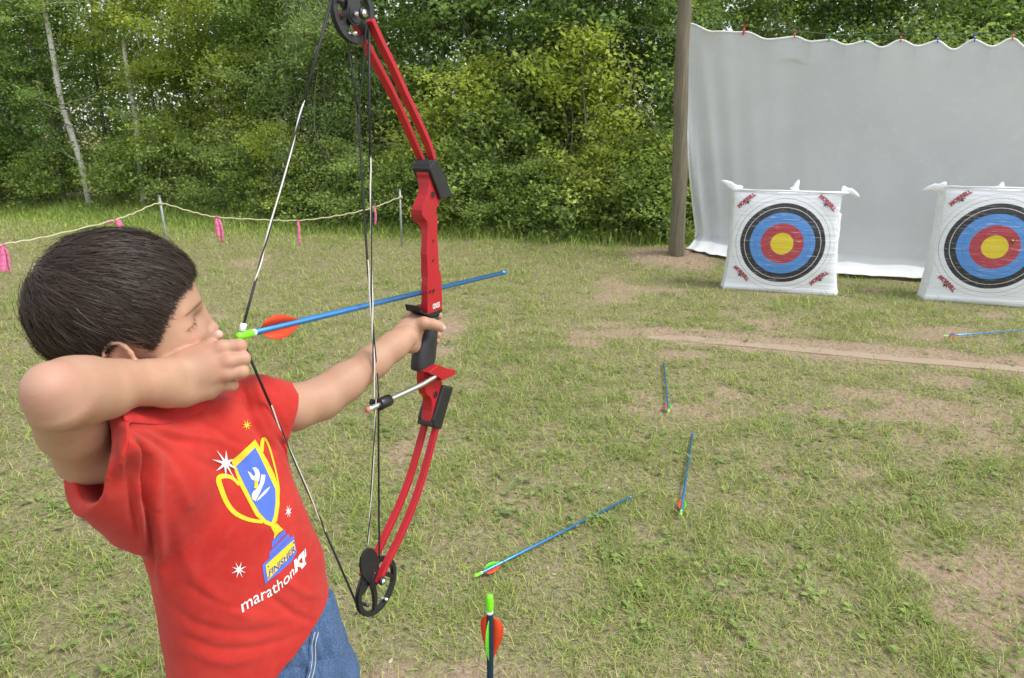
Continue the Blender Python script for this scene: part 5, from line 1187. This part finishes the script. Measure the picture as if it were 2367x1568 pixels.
# folds: strokes measured on the photograph, raised or sunk along the cloth's own normal
front = np.clip(-(Nv * V / np.linalg.norm(V, axis=1)[:, None]).sum(1) * 2.5 + .2, 0, 1)
folds = [  # points, half width (px), height (m)
    ([k2(880, 745), k2(960, 790), k2(1150, 850), k2(1330, 930), k2(1500, 990)], 9, -.0055), ([k2(900, 760), k2(1100, 900), k2(1300, 1060), k2(1420, 1260)], 10, -.0042),
    ([k2(960, 770), k2(1180, 860), k2(1500, 925), k2(1800, 960)], 10, .0036), ([k2(960, 850), k2(1010, 920), k2(1080, 1040), k2(1100, 1300), k2(1080, 1560)], 9, -.0058),
    ([k2(950, 880), k2(952, 1050), k2(930, 1330)], 9, -.0024), ([k2(900, 960), k2(905, 1300)], 9, .0020), ([k2(1010, 860), k2(1040, 1050), k2(1030, 1450)], 9, .0042),
    ([k2(1160, 1000), k2(1200, 1200), k2(1190, 1560)], 14, .0050), ([k2(1260, 1080), k2(1380, 1300), k2(1480, 1560)], 16, .0034), ([k2(1140, 1100), k2(1140, 1350), k2(1120, 1580)], 8, -.0040),
    ([(330, 1090), (340, 1180), (347, 1260), (352, 1330)], 9, -.0085), ([(318, 1120), (330, 1200), (338, 1280)], 8, .0040), ([(368, 1180), (372, 1280), (378, 1380)], 14, .0048),
    ([(300, 1110), (305, 1180), (318, 1240)], 7, -.0045), ([(262, 1060), (250, 1110), (240, 1165)], 6, .003),
    ([(400, 1200), (450, 1330), (560, 1420), (700, 1440)], 16, .0016), ([(390, 1400), (470, 1450), (580, 1462), (690, 1435)], 12, -.0018), ([(430, 1350), (520, 1400), (600, 1405)], 9, -.0013),
    ([(420, 1500), (520, 1530), (620, 1515)], 12, .0017), ([(400, 1460), (500, 1500), (620, 1490), (720, 1455)], 9, -.0016), ([(600, 1360), (680, 1420), (740, 1440)], 9, -.0022), ([(640, 1330), (700, 1370), (750, 1380)], 10, .0022),
    ([(560, 890), (575, 940), (600, 1000), (640, 1050)], 9, -.0055), ([(590, 880), (605, 930), (630, 990)], 10, .0035), ([(640, 1010), (660, 1030), (680, 1010)], 6, -.003), ([(610, 900), (640, 960), (665, 1010)], 8, -.0022),
    ([(500, 990), (560, 1040), (600, 1100)], 18, .0026), ([(455, 960), (520, 1010), (585, 1040)], 10, -.0024), ([(395, 1010), (450, 1060), (560, 1110)], 12, -.0022)]
disp = np.zeros(len(V)); pv = toP(V)
for pts, w_, hgt in folds:
    pp_ = smooth_path(np.array([(*p_, 0) for p_ in pts]), 14)[:, :2]; best = np.full(len(V), 1e9); tt_ = np.zeros(len(V))
    for i in range(13):
        d_, t_ = seg_d(pv, pp_[i], pp_[i + 1]); m_ = d_ < best; best[m_] = d_[m_]; tt_[m_] = (i + t_[m_]) / 13
    disp += 1.45 * hgt * np.exp(-(best / w_) ** 2) * np.sin(np.clip(tt_ * .94 + .06, 0, 1) * pi) ** .6
V += Nv * (disp * front)[:, None]
yy = V[:, 1]; back = 1 - front
V += Nv * (.0030 * (fbm(V[:, 0] * 18 + V[:, 2] * 15, V[:, 1] * 14 - V[:, 0] * 9, 71, 4) - .5) * 2 + back * .004 * (fbm(V[:, 0] * 10 + V[:, 2] * 10, V[:, 1] * 5, 72, 3) - .5) * 2)[:, None]
Nv = vnormals(V, Q)
t = NT('red_cotton'); co = t.coord(); n1 = t.noise(co, 9, 5, .6); n2 = t.noise(co, 55, 4, .6); n3 = t.noise(co, 900, 2, .6)
t.col(t.mix(t.ramp(n2, [(.45, 0.), (.75, .25)]), t.ramp(n1, [(.3, (.42, .021, .016)), (.7, (.50, .036, .026))]), (.52, .075, .055))).rough(.88).bump(t.math('ADD', t.math('MULTIPLY', n3, .5), n2), .28, .0016)
t.b.inputs['Sheen Weight'].default_value = .10; t.b.inputs['Sheen Roughness'].default_value = .5; t.b.inputs['Specular IOR Level'].default_value = .2; M_TEE = t.m
shirt = nobj('t_shirt', fastmesh('t_shirt', cam2w(V), Q[:, ::-1], M_TEE, smooth=True), boy)
SV, SQ, SN = V, Q, Nv
from mathutils.bvhtree import BVHTree
bvh = BVHTree.FromPolygons([tuple(q_) for q_ in V], [tuple(int(i) for i in q_) for q_ in Q])
def on_shirt(u, v, lift=.0008):
    d_ = Vector(PC(u, v, 1.0)).normalized(); r_ = bvh.ray_cast(Vector((0, 0, 0)), d_)
    if r_[0] is None: return None
    n_ = r_[1]; n_ = n_ if n_.dot(d_) < 0 else -n_
    return np.array(r_[0]) + np.array(n_) * lift
def stitch(pts, n, r, mat, name, parent=shirt, lift=.0004):
    P_ = [on_shirt(a, b_, lift) for a, b_ in smooth_path(np.array([(*p_, 0) for p_ in pts]), n)[:, :2]]; P_ = [p_ for p_ in P_ if p_ is not None]
    if len(P_) < 4: return None
    A = np.array(P_); A[1:-1] = (A[:-2] + A[1:-1] + A[2:]) / 3; v, f = tube(cam2w(A), r, 6); return mesh(name, v, f, mat, parent)
M_TEE2 = plain('red_rib', (.50, .022, .02), .9, var=.1, scale=60, bump=.3)
stitch([(756, 1378), (745, 1402), (712, 1453), (675, 1503), (636, 1550)], 60, .0006, M_TEE2, 'hem_seam'); 
stitch([(690, 893), (686, 940), (674, 990), (656, 1034)], 40, .0006, M_TEE2, 'sleeve_seam')

# collar: a ribbed band round the neck opening
# ---- print on the chest, laid on the cloth
M_PY = plain('yellow_print', (.80, .55, .02), .6, var=.06, scale=50); M_PB = plain('blue_print', (.075, .15, .62), .6, var=.10, scale=60); M_PW = plain('white_print', (.82, .80, .78), .6, var=.04, scale=60); M_PN = plain('navy_print', (.05, .08, .32), .6)
def decal(name, polys, mat, lift, edge=7.0, faces=None, parent=shirt):
    """polys: outlines in picture coordinates draped over the shirt"""
    bm = bmesh.new()
    if faces is not None:
        vs = [bm.verts.new((x, y, 0)) for x, y in polys]
        for q_ in faces:
            try: bm.faces.new([vs[i] for i in q_])
            except ValueError: pass
    else:
        for pl in polys: bm.faces.new([bm.verts.new((x, y, 0)) for x, y in pl])
    for f_ in bm.faces: f_.normal_update()
    bmesh.ops.triangulate(bm, faces=bm.faces)
    for _ in range(6):
        ed = [e_ for e_ in bm.edges if e_.calc_length() > edge]
        if not ed: break
        bmesh.ops.subdivide_edges(bm, edges=ed, cuts=1); bmesh.ops.triangulate(bm, faces=bm.faces)
    bm.verts.ensure_lookup_table(); V = []; ok = []
    for v_ in bm.verts:
        p_ = on_shirt(v_.co.x, v_.co.y, lift); ok.append(p_ is not None); V.append(p_ if p_ is not None else np.zeros(3))
    F = [tuple(v_.index for v_ in f_.verts) for f_ in bm.faces if all(ok[v_.index] for v_ in f_.verts)]; bm.free()
    if name == 'collar' and F:                     # keep the one connected band
        par = list(range(len(V)))
        def find(a):
            while par[a] != a: par[a] = par[par[a]]; a = par[a]
            return a
        for f_ in F:
            for a in f_[1:]: par[find(a)] = find(f_[0])
        c_ = {}
        for f_ in F: c_[find(f_[0])] = c_.get(find(f_[0]), 0) + 1
        best = max(c_, key=c_.get); F = [f_ for f_ in F if find(f_[0]) == best]
    if not F: return None
    us = sorted({i for f_ in F for i in f_}); mp_ = {a: k_ for k_, a in enumerate(us)}
    return mesh(name, cam2w(np.array(V))[us], [tuple(mp_[i] for i in f_) for f_ in F], mat, parent)
def star(cx, cy, tips, w=5.0):
    out = []; n = len(tips)
    for i in range(n):
        a = math.atan2(tips[i][1] - cy, tips[i][0] - cx); b_ = math.atan2(tips[(i + 1) % n][1] - cy, tips[(i + 1) % n][0] - cx)
        if b_ < a: b_ += 2 * pi
        m_ = (a + b_) / 2; out += [tips[i], (cx + w * math.cos(m_), cy + w * math.sin(m_))]
    return [k3(*p_) for p_ in out]
def rays(cx, cy, rx_, ry_, n, ph=0.2): return [(cx + rx_ * math.cos(ph + i * 2 * pi / n) * (1 if i % 2 else .85), cy + ry_ * math.sin(ph + i * 2 * pi / n)) for i in range(n)]
def stroke(pts, w): 
    c_ = smooth_path(np.array([(*k3(*p_), 0) for p_ in pts]), 26)[:, :2]; T = np.gradient(c_, axis=0); T /= np.linalg.norm(T, axis=1)[:, None]; N_ = np.stack([-T[:, 1], T[:, 0]], 1); w = np.interp(np.linspace(0, 1, 26), np.linspace(0, 1, len(w)), w)[:, None] * .389 / 2
    out = []; a, b_ = c_ + N_ * w, c_ - N_ * w
    for i in range(25): out.append([tuple(a[i]), tuple(a[i + 1]), tuple(b_[i + 1]), tuple(b_[i])])
    return out
K = lambda pl: [k3(*p_) for p_ in pl]
decal('trophy_cup', [K([(186, 600), (256, 538), (325, 473), (346, 506), (400, 600), (440, 680), (470, 770), (470, 860), (456, 955), (428, 990), (385, 975), (330, 925), (290, 850), (235, 745)])], M_PY, .0007)
decal('trophy_panel', [K([(212, 632), (265, 580), (325, 520), (352, 572), (400, 672), (445, 770), (446, 850), (438, 920), (424, 964), (392, 950), (350, 905), (318, 850), (262, 740)])], M_PB, .0011)
decal('trophy_handle', stroke([(232, 742), (190, 700), (140, 690), (108, 706), (122, 760), (160, 850), (212, 912), (290, 948), (372, 962)], [16, 22, 30, 34, 30, 28, 24, 20]), M_PY, .00075)
decal('trophy_handle', stroke([(366, 545), (366, 500), (377, 466), (398, 488), (424, 570), (450, 670), (466, 760), (466, 810)], [20, 22, 16, 12, 10, 9, 8]), M_PY, .0008)
decal('trophy_stem', [K([(418, 990), (452, 968), (492, 1008), (466, 1026), (452, 1042), (436, 1064), (440, 1030)])], M_PY, .0009)
decal('trophy_base', [K([(422, 1080), (500, 1006), (507, 1032), (426, 1116)]), K([(410, 1142), (522, 1030), (531, 1056), (412, 1174)]), K([(368, 1218), (552, 1040), (562, 1090), (571, 1140), (545, 1192), (470, 1262), (385, 1328)])], M_PB, .0009)
decal('name_plate', [K([(388, 1218), (470, 1142), (553, 1068), (564, 1134), (480, 1222), (400, 1308)])], M_PY, .0013)
decal('runner_emblem', [K([(281, 659), (296, 668), (316, 690), (326, 680), (318, 655), (308, 640), (325, 637), (342, 650), (352, 676), (348, 712), (330, 742), (320, 716), (302, 706)]), K([(360, 679), (384, 684), (377, 728), (350, 790), (326, 838), (310, 826), (304, 800), (314, 780), (338, 762), (354, 730)]), K([(415, 750), (392, 786), (350, 826), (332, 838), (344, 818), (380, 776)])], M_PW, .0014)
decal('emblem_flame', [K([(322, 700), (336, 716), (343, 744), (334, 766), (318, 758), (320, 730)])], M_PY, .0017)
def textmap(txt, pts, up_, h, mat, name, lift, bold=.0, sq=None):
    """letters set along a baseline given in crop coordinates"""
    v_, f_ = text_mesh(txt, 1.0, bold, 'LEFT'); x0, x1 = v_[:, 0].min(), v_[:, 0].max(); base = smooth_path(np.array([(*p_, 0) for p_ in pts]), 60)[:, :2]
    ln = np.concatenate([[0], np.cumsum(np.linalg.norm(np.diff(base, axis=0), axis=1))]); t_ = (v_[:, 0] - x0) / (x1 - x0); t_ = t_ ** (sq or 1.0); s_ = t_ * ln[-1]
    bx, by = np.interp(s_, ln, base[:, 0]), np.interp(s_, ln, base[:, 1]); hh = np.interp(t_, [0, 1], h)
    return decal(name, [k3(a, b_) for a, b_ in zip(bx + up_[0] * v_[:, 1] * hh, by + up_[1] * v_[:, 1] * hh)], mat, lift, 6, faces=f_)
textmap('FINISHER', [(409, 1288), (490, 1212), (563, 1132)], (-.10, -1.0), (56, 54), M_PN, 'plate_lettering', .0017, .02)
textmap('marathon', [(250, 1500), (330, 1446), (400, 1412), (470, 1366), (530, 1310), (558, 1272)], (-.16, -1.0), (108, 84), M_PW, 'lettering', .0011, .004, .92)
textmap('KI', [(562, 1262), (590, 1232), (620, 1196)], (-.10, -1.0), (98, 90), M_PW, 'lettering', .0012, .05)
decal('lettering', [K([(618, 1125), (622, 1118), (627, 1160), (620, 1176)])], M_PW, .0012)
decal('star', [star(150, 612, [(66, 590), (93, 536), (152, 534), (196, 588), (226, 652), (206, 712), (148, 708), (88, 662)], 20)], M_PW, .0016)
decal('star', [star(522, 900, rays(522, 900, 22, 42, 8, .3), 8)], M_PW, .0011); decal('star', [star(230, 1245, rays(230, 1245, 50, 52, 8, .35), 11)], M_PW, .0011); decal('star', [star(275, 388, rays(275, 388, 34, 36, 8, .2), 8)], M_PY, .0011)
decal('lettering', [K([(584, 1176), (612, 1146), (615, 1156), (588, 1186)]), K([(596, 1232), (624, 1200), (627, 1210), (600, 1242)])], M_PW, .0013)
for x_, y_ in ((403, 1225), (404, 1291), (552, 1085)): decal('rivet', [[k3(x_ + 5 * math.cos(a), y_ + 6 * math.sin(a)) for a in np.linspace(0, 2 * pi, 8, endpoint=False)]], M_PN, .0017)

colu = [(284, 947), (305, 946), (345, 947), (390, 944), (430, 928), (470, 902), (486, 880)]; coll = [(286, 973), (305, 976), (330, 979), (372, 981), (420, 972), (462, 950), (496, 915), (506, 893)]
cu_, cl_ = [smooth_path(np.array([(*p_, 0) for p_ in c_]), 24)[:, :2] for c_ in (colu, coll)]
decal('collar', [list(map(tuple, cu_)) + list(map(tuple, cl_[::-1]))], M_TEE2, .0016)
stitch(coll, 60, .0010, M_TEE2, 'collar_seam')

# ---- jeans and shoes
j = Field(gaxis(-.62, -.10, .004, []), gaxis(-1.10, -.30, .004, []), gaxis(.80, 1.55, .004, []))
pe = PC(648, 1535, 1.075); dn = -UPC
hipR, hipL = pe - A_s * .062 + dn * .06 + N_s * .004, pe + A_s * .062 + dn * .06
def pelvis(x, y, z):
    p = (x - pe[0]) * A_s[0] + (z - pe[2] - (pe[1] - y) * .30) * A_s[2]; q = (x - pe[0]) * N_s[0] + (z - pe[2] - (pe[1] - y) * .30) * N_s[2]
    a_ = np.interp(y, [pe[1] - .10, pe[1], pe[1] + .11], [.118, .114, .096]); bb = np.interp(y, [pe[1] - .10, pe[1], pe[1] + .11], [.082, .082, .070])
    return np.maximum((np.sqrt((p / a_) ** 2 + (q / bb) ** 2) - 1) * .085, np.abs(y - pe[1]) - .11)
j.put(pelvis, pe - .16, pe + .16, .012)
gz0 = 0.02
for hp_, out in ((hipR, -.02), (hipL, .045)):
    wz = cam2w(hp_)[2]; foot = hp_ + dn * (wz - .07) + A_s * out + N_s * .01; knee = (hp_ + foot) / 2 + N_s * .015
    j.chain([hp_ + dn * .0, hp_ + dn * .08 + N_s * .004, knee, foot], [.066, .064, .050, .048], .018)
    j.cone(foot - dn * .03, foot + dn * .05, .040, .046, .006, 'sub')
V, Q = nets(j); V = lap(V, Q, 3, .5); Nv = vnormals(V, Q)
V += Nv * (.0035 * (fbm(V[:, 0] * 14 + V[:, 2] * 9, V[:, 1] * 22, 81, 3) - .5) * 2)[:, None]
pv = toP(V)
for pts, w_, hgt in [([(700, 1500), (712, 1540), (704, 1580)], 7, .004), ([(722, 1490), (738, 1530), (732, 1575)], 7, -.003), ([(760, 1440), (780, 1500), (800, 1560)], 14, .003), ([(640, 1550), (690, 1545)], 6, -.003), ([(745, 1470), (760, 1520), (765, 1570)], 7, -.0025)]:
    for a_, b__ in zip(pts, pts[1:]): d_, _ = seg_d(pv, a_, b__); V += Nv * (hgt * np.exp(-(d_ / w_) ** 2) * .8)[:, None]
t = NT('denim'); co = t.coord(); n1 = t.noise(co, 7, 4, .6); n2 = t.noise(t.coord('Object', (1, 1, 1)), 380, 3, .8); n3 = t.noise(t.coord('Object', (1, 1, .25)), 70, 4, .7)
c = t.ramp(n1, [(.3, (.014, .042, .12)), (.7, (.04, .092, .21))]); c = t.mix(t.ramp(n2, [(.42, 0.), (.66, .6)]), c, (.15, .235, .39)); c = t.mix(t.ramp(n3, [(.5, 0.), (.75, .35)]), c, (.15, .24, .39))
t.col(c).rough(.9).bump(t.math('ADD', n2, n3), .35, .0012); M_DENIM = t.m
jeans = nobj('jeans', fastmesh('jeans', cam2w(V), Q[:, ::-1], M_DENIM, smooth=True), boy)
jb = BVHTree.FromPolygons([tuple(q_) for q_ in V], [tuple(int(i) for i in q_) for q_ in Q])
def on_j(u, v, lift):
    d_ = Vector(PC(u, v, 1.0)).normalized(); r_ = jb.ray_cast(Vector((0, 0, 0)), d_)
    return None if r_[0] is None else np.array(r_[0]) - np.array(d_) * lift
M_THR = plain('pale_thread', (.42, .47, .52), .8)
for off in (0, 5, 13):
    A = [on_j(a + off, b_, .0012) for a, b_ in smooth_path(np.array([(723, 1462, 0), (716, 1490, 0), (716, 1530, 0), (708, 1568, 0), (690, 1605, 0)]), 30)[:, :2]]; A = np.array([q_ for q_ in A if q_ is not None])
    if len(A) > 4: v, f = tube(cam2w(A), .0009 if off else .0022, 6); mesh('fly_seam', v, f, M_THR if off else M_DENIM, jeans)
M_SHOE = plain('white_canvas_shoe', (.55, .55, .56), .7)
for hp_, out in ((hipR, -.02), (hipL, .045)):
    wz = cam2w(hp_)[2]; foot = hp_ + dn * (wz - .05) + A_s * out + N_s * .01; fw = cam2w(foot); Nw = cam2w(N_s) - cam2w(np.zeros(3)); Nw[2] = 0; Nw /= np.linalg.norm(Nw); Aw = np.array([Nw[1], -Nw[0], 0])
    V = []; sec_ = [(-.055, .020, .045), (-.045, .032, .062), (-.01, .034, .075), (.03, .036, .060), (.07, .040, .042), (.11, .036, .034), (.135, .022, .026)]
    for x_, w_, h_ in sec_:
        for a in np.linspace(0, 2 * pi, 14, endpoint=False): V.append([fw[0] + Nw[0] * x_ + Aw[0] * w_ * math.cos(a), fw[1] + Nw[1] * x_ + Aw[1] * w_ * math.cos(a), max(.012, .012 + h_ * (.5 + .5 * math.sin(a)))])
    F = [(i * 14 + k_, i * 14 + (k_ + 1) % 14, (i + 1) * 14 + (k_ + 1) % 14, (i + 1) * 14 + k_) for i in range(6) for k_ in range(14)] + [tuple(range(14)), tuple(84 + k_ for k_ in range(14))[::-1]]
    mesh('shoe', V, F, M_SHOE, boy)

# ---- hair
hcx = hd(-.008, .0135); hr = (.0940, .0800, .0890)
def loc(p): q_ = p - hcx; return np.stack([q_ @ HF, q_ @ HU, q_ @ HR], -1)
def unloc(l): return hcx + l[..., 0:1] * HF + l[..., 1:2] * HU + l[..., 2:3] * HR
R3 = np.array([hr[0], hr[2], hr[1]])              # radii in (f, u, r) order
def hit_hair(u, v):
    d_ = PC(u, v, 1.0); d_ = d_ / np.linalg.norm(d_); o = loc(np.zeros(3)) / R3; dd_ = np.array([d_ @ HF, d_ @ HU, d_ @ HR]) / R3
    a, b_, c_ = dd_ @ dd_, o @ dd_, o @ o - 1; D = b_ * b_ - a * c_; t_ = (-b_ - math.sqrt(max(D, 0))) / a; return (o + t_ * dd_) * R3
hl = [(380, 1235), (560, 1215), (740, 1175), (815, 1105), (880, 1040), (940, 1018), (1010, 1040), (1060, 1110), (1130, 1145), (1180, 1110), (1205, 1000), (1250, 890), (1300, 790), (1330, 700), (1425, 600), (1505, 505), (1560, 400)]
hb = np.array([hit_hair(*c1(*p_)) for p_ in hl]); hf_, hu_ = np.maximum.accumulate(hb[:, 0] + np.arange(len(hb)) * 1e-5), hb[:, 1]
print('hairline f', hf_.round(3), 'u', hu_.round(3))
hf_ = np.concatenate([[-.2], hf_, [hf_[-1] + .012, .2]]); hu_ = np.concatenate([[hu_[0] - .004], hu_, [hu_[-1] + .004, hu_[-1] + .02]])
def hair_ok(l, slack=0.0): return l[..., 1] > np.interp(l[..., 0], hf_, hu_) - slack
# under-layer
th, ph = np.meshgrid(np.linspace(0, pi, 90), np.linspace(0, 2 * pi, 150, endpoint=False), indexing='ij')
Lc = np.stack([np.sin(th) * np.cos(ph), np.cos(th), np.sin(th) * np.sin(ph)], -1) * (R3 * .955)
Lc = Lc.reshape(-1, 3); I = np.arange(90 * 150).reshape(90, 150); Q = np.stack([I[:-1], np.roll(I[:-1], -1, 1), np.roll(I[1:], -1, 1), I[1:]], -1).reshape(-1, 4)
k = hair_ok(Lc, -.009)[Q].all(1); Q = Q[k]
t = NT('dark_hair'); at = t.add('ShaderNodeAttribute', attribute_name='tint'); t.col(at.outputs['Color']).rough(.5); t.b.inputs['Specular IOR Level'].default_value = .38; M_HAIR = t.m
hc_ = np.tile([.016, .011, .009], (len(Lc), 1)); hair = nobj('hair', fastmesh('hair', cam2w(unloc(Lc)), Q, M_HAIR, hc_, smooth=True), boy)
# locks combed away from the crown
wh = np.array([-.80, .60, .04]); wh /= np.linalg.norm(wh)
def flow(n_):
    """unit tangent at unit-sphere directions n_ pointing away from the crown with a slight swirl and fall"""
    d_ = n_ - wh; d_ -= n_ * (d_ * n_).sum(-1, keepdims=True); sw_ = np.cross(np.broadcast_to(wh, n_.shape), n_); g_ = np.array([.15, -.55, 0]) * np.clip(.75 - n_[..., 1:2], 0, 1.5) + np.array([.25, 0, .22]) * np.clip(n_[..., 0:1], 0, 1)
    g_ = g_ - n_ * (g_ * n_).sum(-1, keepdims=True); d_ = d_ / (np.linalg.norm(d_, axis=-1, keepdims=True) + .05); d_ = d_ + .30 * sw_ + g_; return d_ / (np.linalg.norm(d_, axis=-1, keepdims=True) + 1e-9)
NG, NSt, NP = 5200, 18, 9
g = rng.normal(0, 1, (NG * 3, 3)); g /= np.linalg.norm(g, axis=1)[:, None]; g = g[hair_ok(g * R3, -.004)][:NG]; NG = len(g)
step = rng.uniform(.0034, .0062, NG); path = np.zeros((NG, NP, 3)); q_ = g.copy(); fd = flow(q_) + rng.normal(0, .27, (NG, 3))
for i in range(NP):
    path[:, i] = q_; dirn = .6 * fd + .4 * flow(q_); dirn -= q_ * (dirn * q_).sum(1, keepdims=True); dirn /= np.linalg.norm(dirn, axis=1)[:, None]; fd = dirn
    q_ = q_ + dirn * (step / .09)[:, None]; q_ /= np.linalg.norm(q_, axis=1)[:, None]
tt_ = np.linspace(0, 1, NP); lift = .955 + .055 * np.sin(np.minimum(tt_ * 1.25, 1) * pi / 2) ** .8
Gp = path * R3 * lift[None, :, None] * (1 + rng.uniform(-.012, .03, (NG, 1, 1)) * tt_[None, :, None])
ok_ = hair_ok(Gp, .0) ; stopi = np.where(ok_.all(1), NP, np.argmin(ok_, 1)); fr = np.clip((stopi + rng.uniform(-.6, .5, NG)) / NP, .25, 1.0)
Gp2 = np.empty_like(Gp)
for i in range(NP):
    x_ = tt_[i] * fr * (NP - 1); i0 = np.minimum(x_.astype(int), NP - 2); w_ = (x_ - i0)[:, None]; Gp2[:, i] = Gp[np.arange(NG), i0] * (1 - w_) + Gp[np.arange(NG), i0 + 1] * w_
root = rng.normal(0, .0046, (NG, NSt, 3)); tip = rng.normal(0, .0026, (NG, NSt, 3)); bow_ = rng.normal(0, .0010, (NG, NSt, 3))
st = Gp2[:, None] + root[:, :, None] * (1 - tt_[None, None, :, None]) ** 1.3 + tip[:, :, None] + bow_[:, :, None] * np.sin(tt_ * pi)[None, None, :, None]
nrm_ = st / R3 ** 2; nrm_ /= np.linalg.norm(nrm_, axis=-1, keepdims=True); tg = np.gradient(st, axis=2); tg /= np.linalg.norm(tg, axis=-1, keepdims=True); sd_ = np.cross(nrm_, tg)
wdt = (.00020 * np.sin(np.clip(tt_ * .9 + .14, 0, 1) * pi) ** .5 + .00006)[None, None, :, None] * rng.uniform(.7, 1.5, (NG, NSt, 1, 1)); rl = rng.normal(0, .35, (NG, NSt, 1, 1)); sd2 = sd_ + nrm_ * rl
a_ = st - sd2 * wdt; b__ = st + sd2 * wdt; VV = np.stack([a_, b__], 3).reshape(-1, 3)          # strand, point, side
n_s = NG * NSt; base_ = (np.arange(n_s)[:, None, None] * NP * 2 + np.arange(NP - 1)[None, :, None] * 2) + np.array([0, 1, 3, 2])[None, None, :]
tc_ = np.array([.033, .0205, .0150]) * rng.uniform(.6, 1.6, (NG, 1, 1)) * rng.uniform(.8, 1.3, (NG, NSt, 1)); tc_ = np.repeat(tc_.reshape(-1, 3), NP * 2, 0)
nobj('hair_locks', fastmesh('hair_locks', cam2w(unloc(VV)), base_.reshape(-1, 4), M_HAIR, tc_, smooth=True), hair)
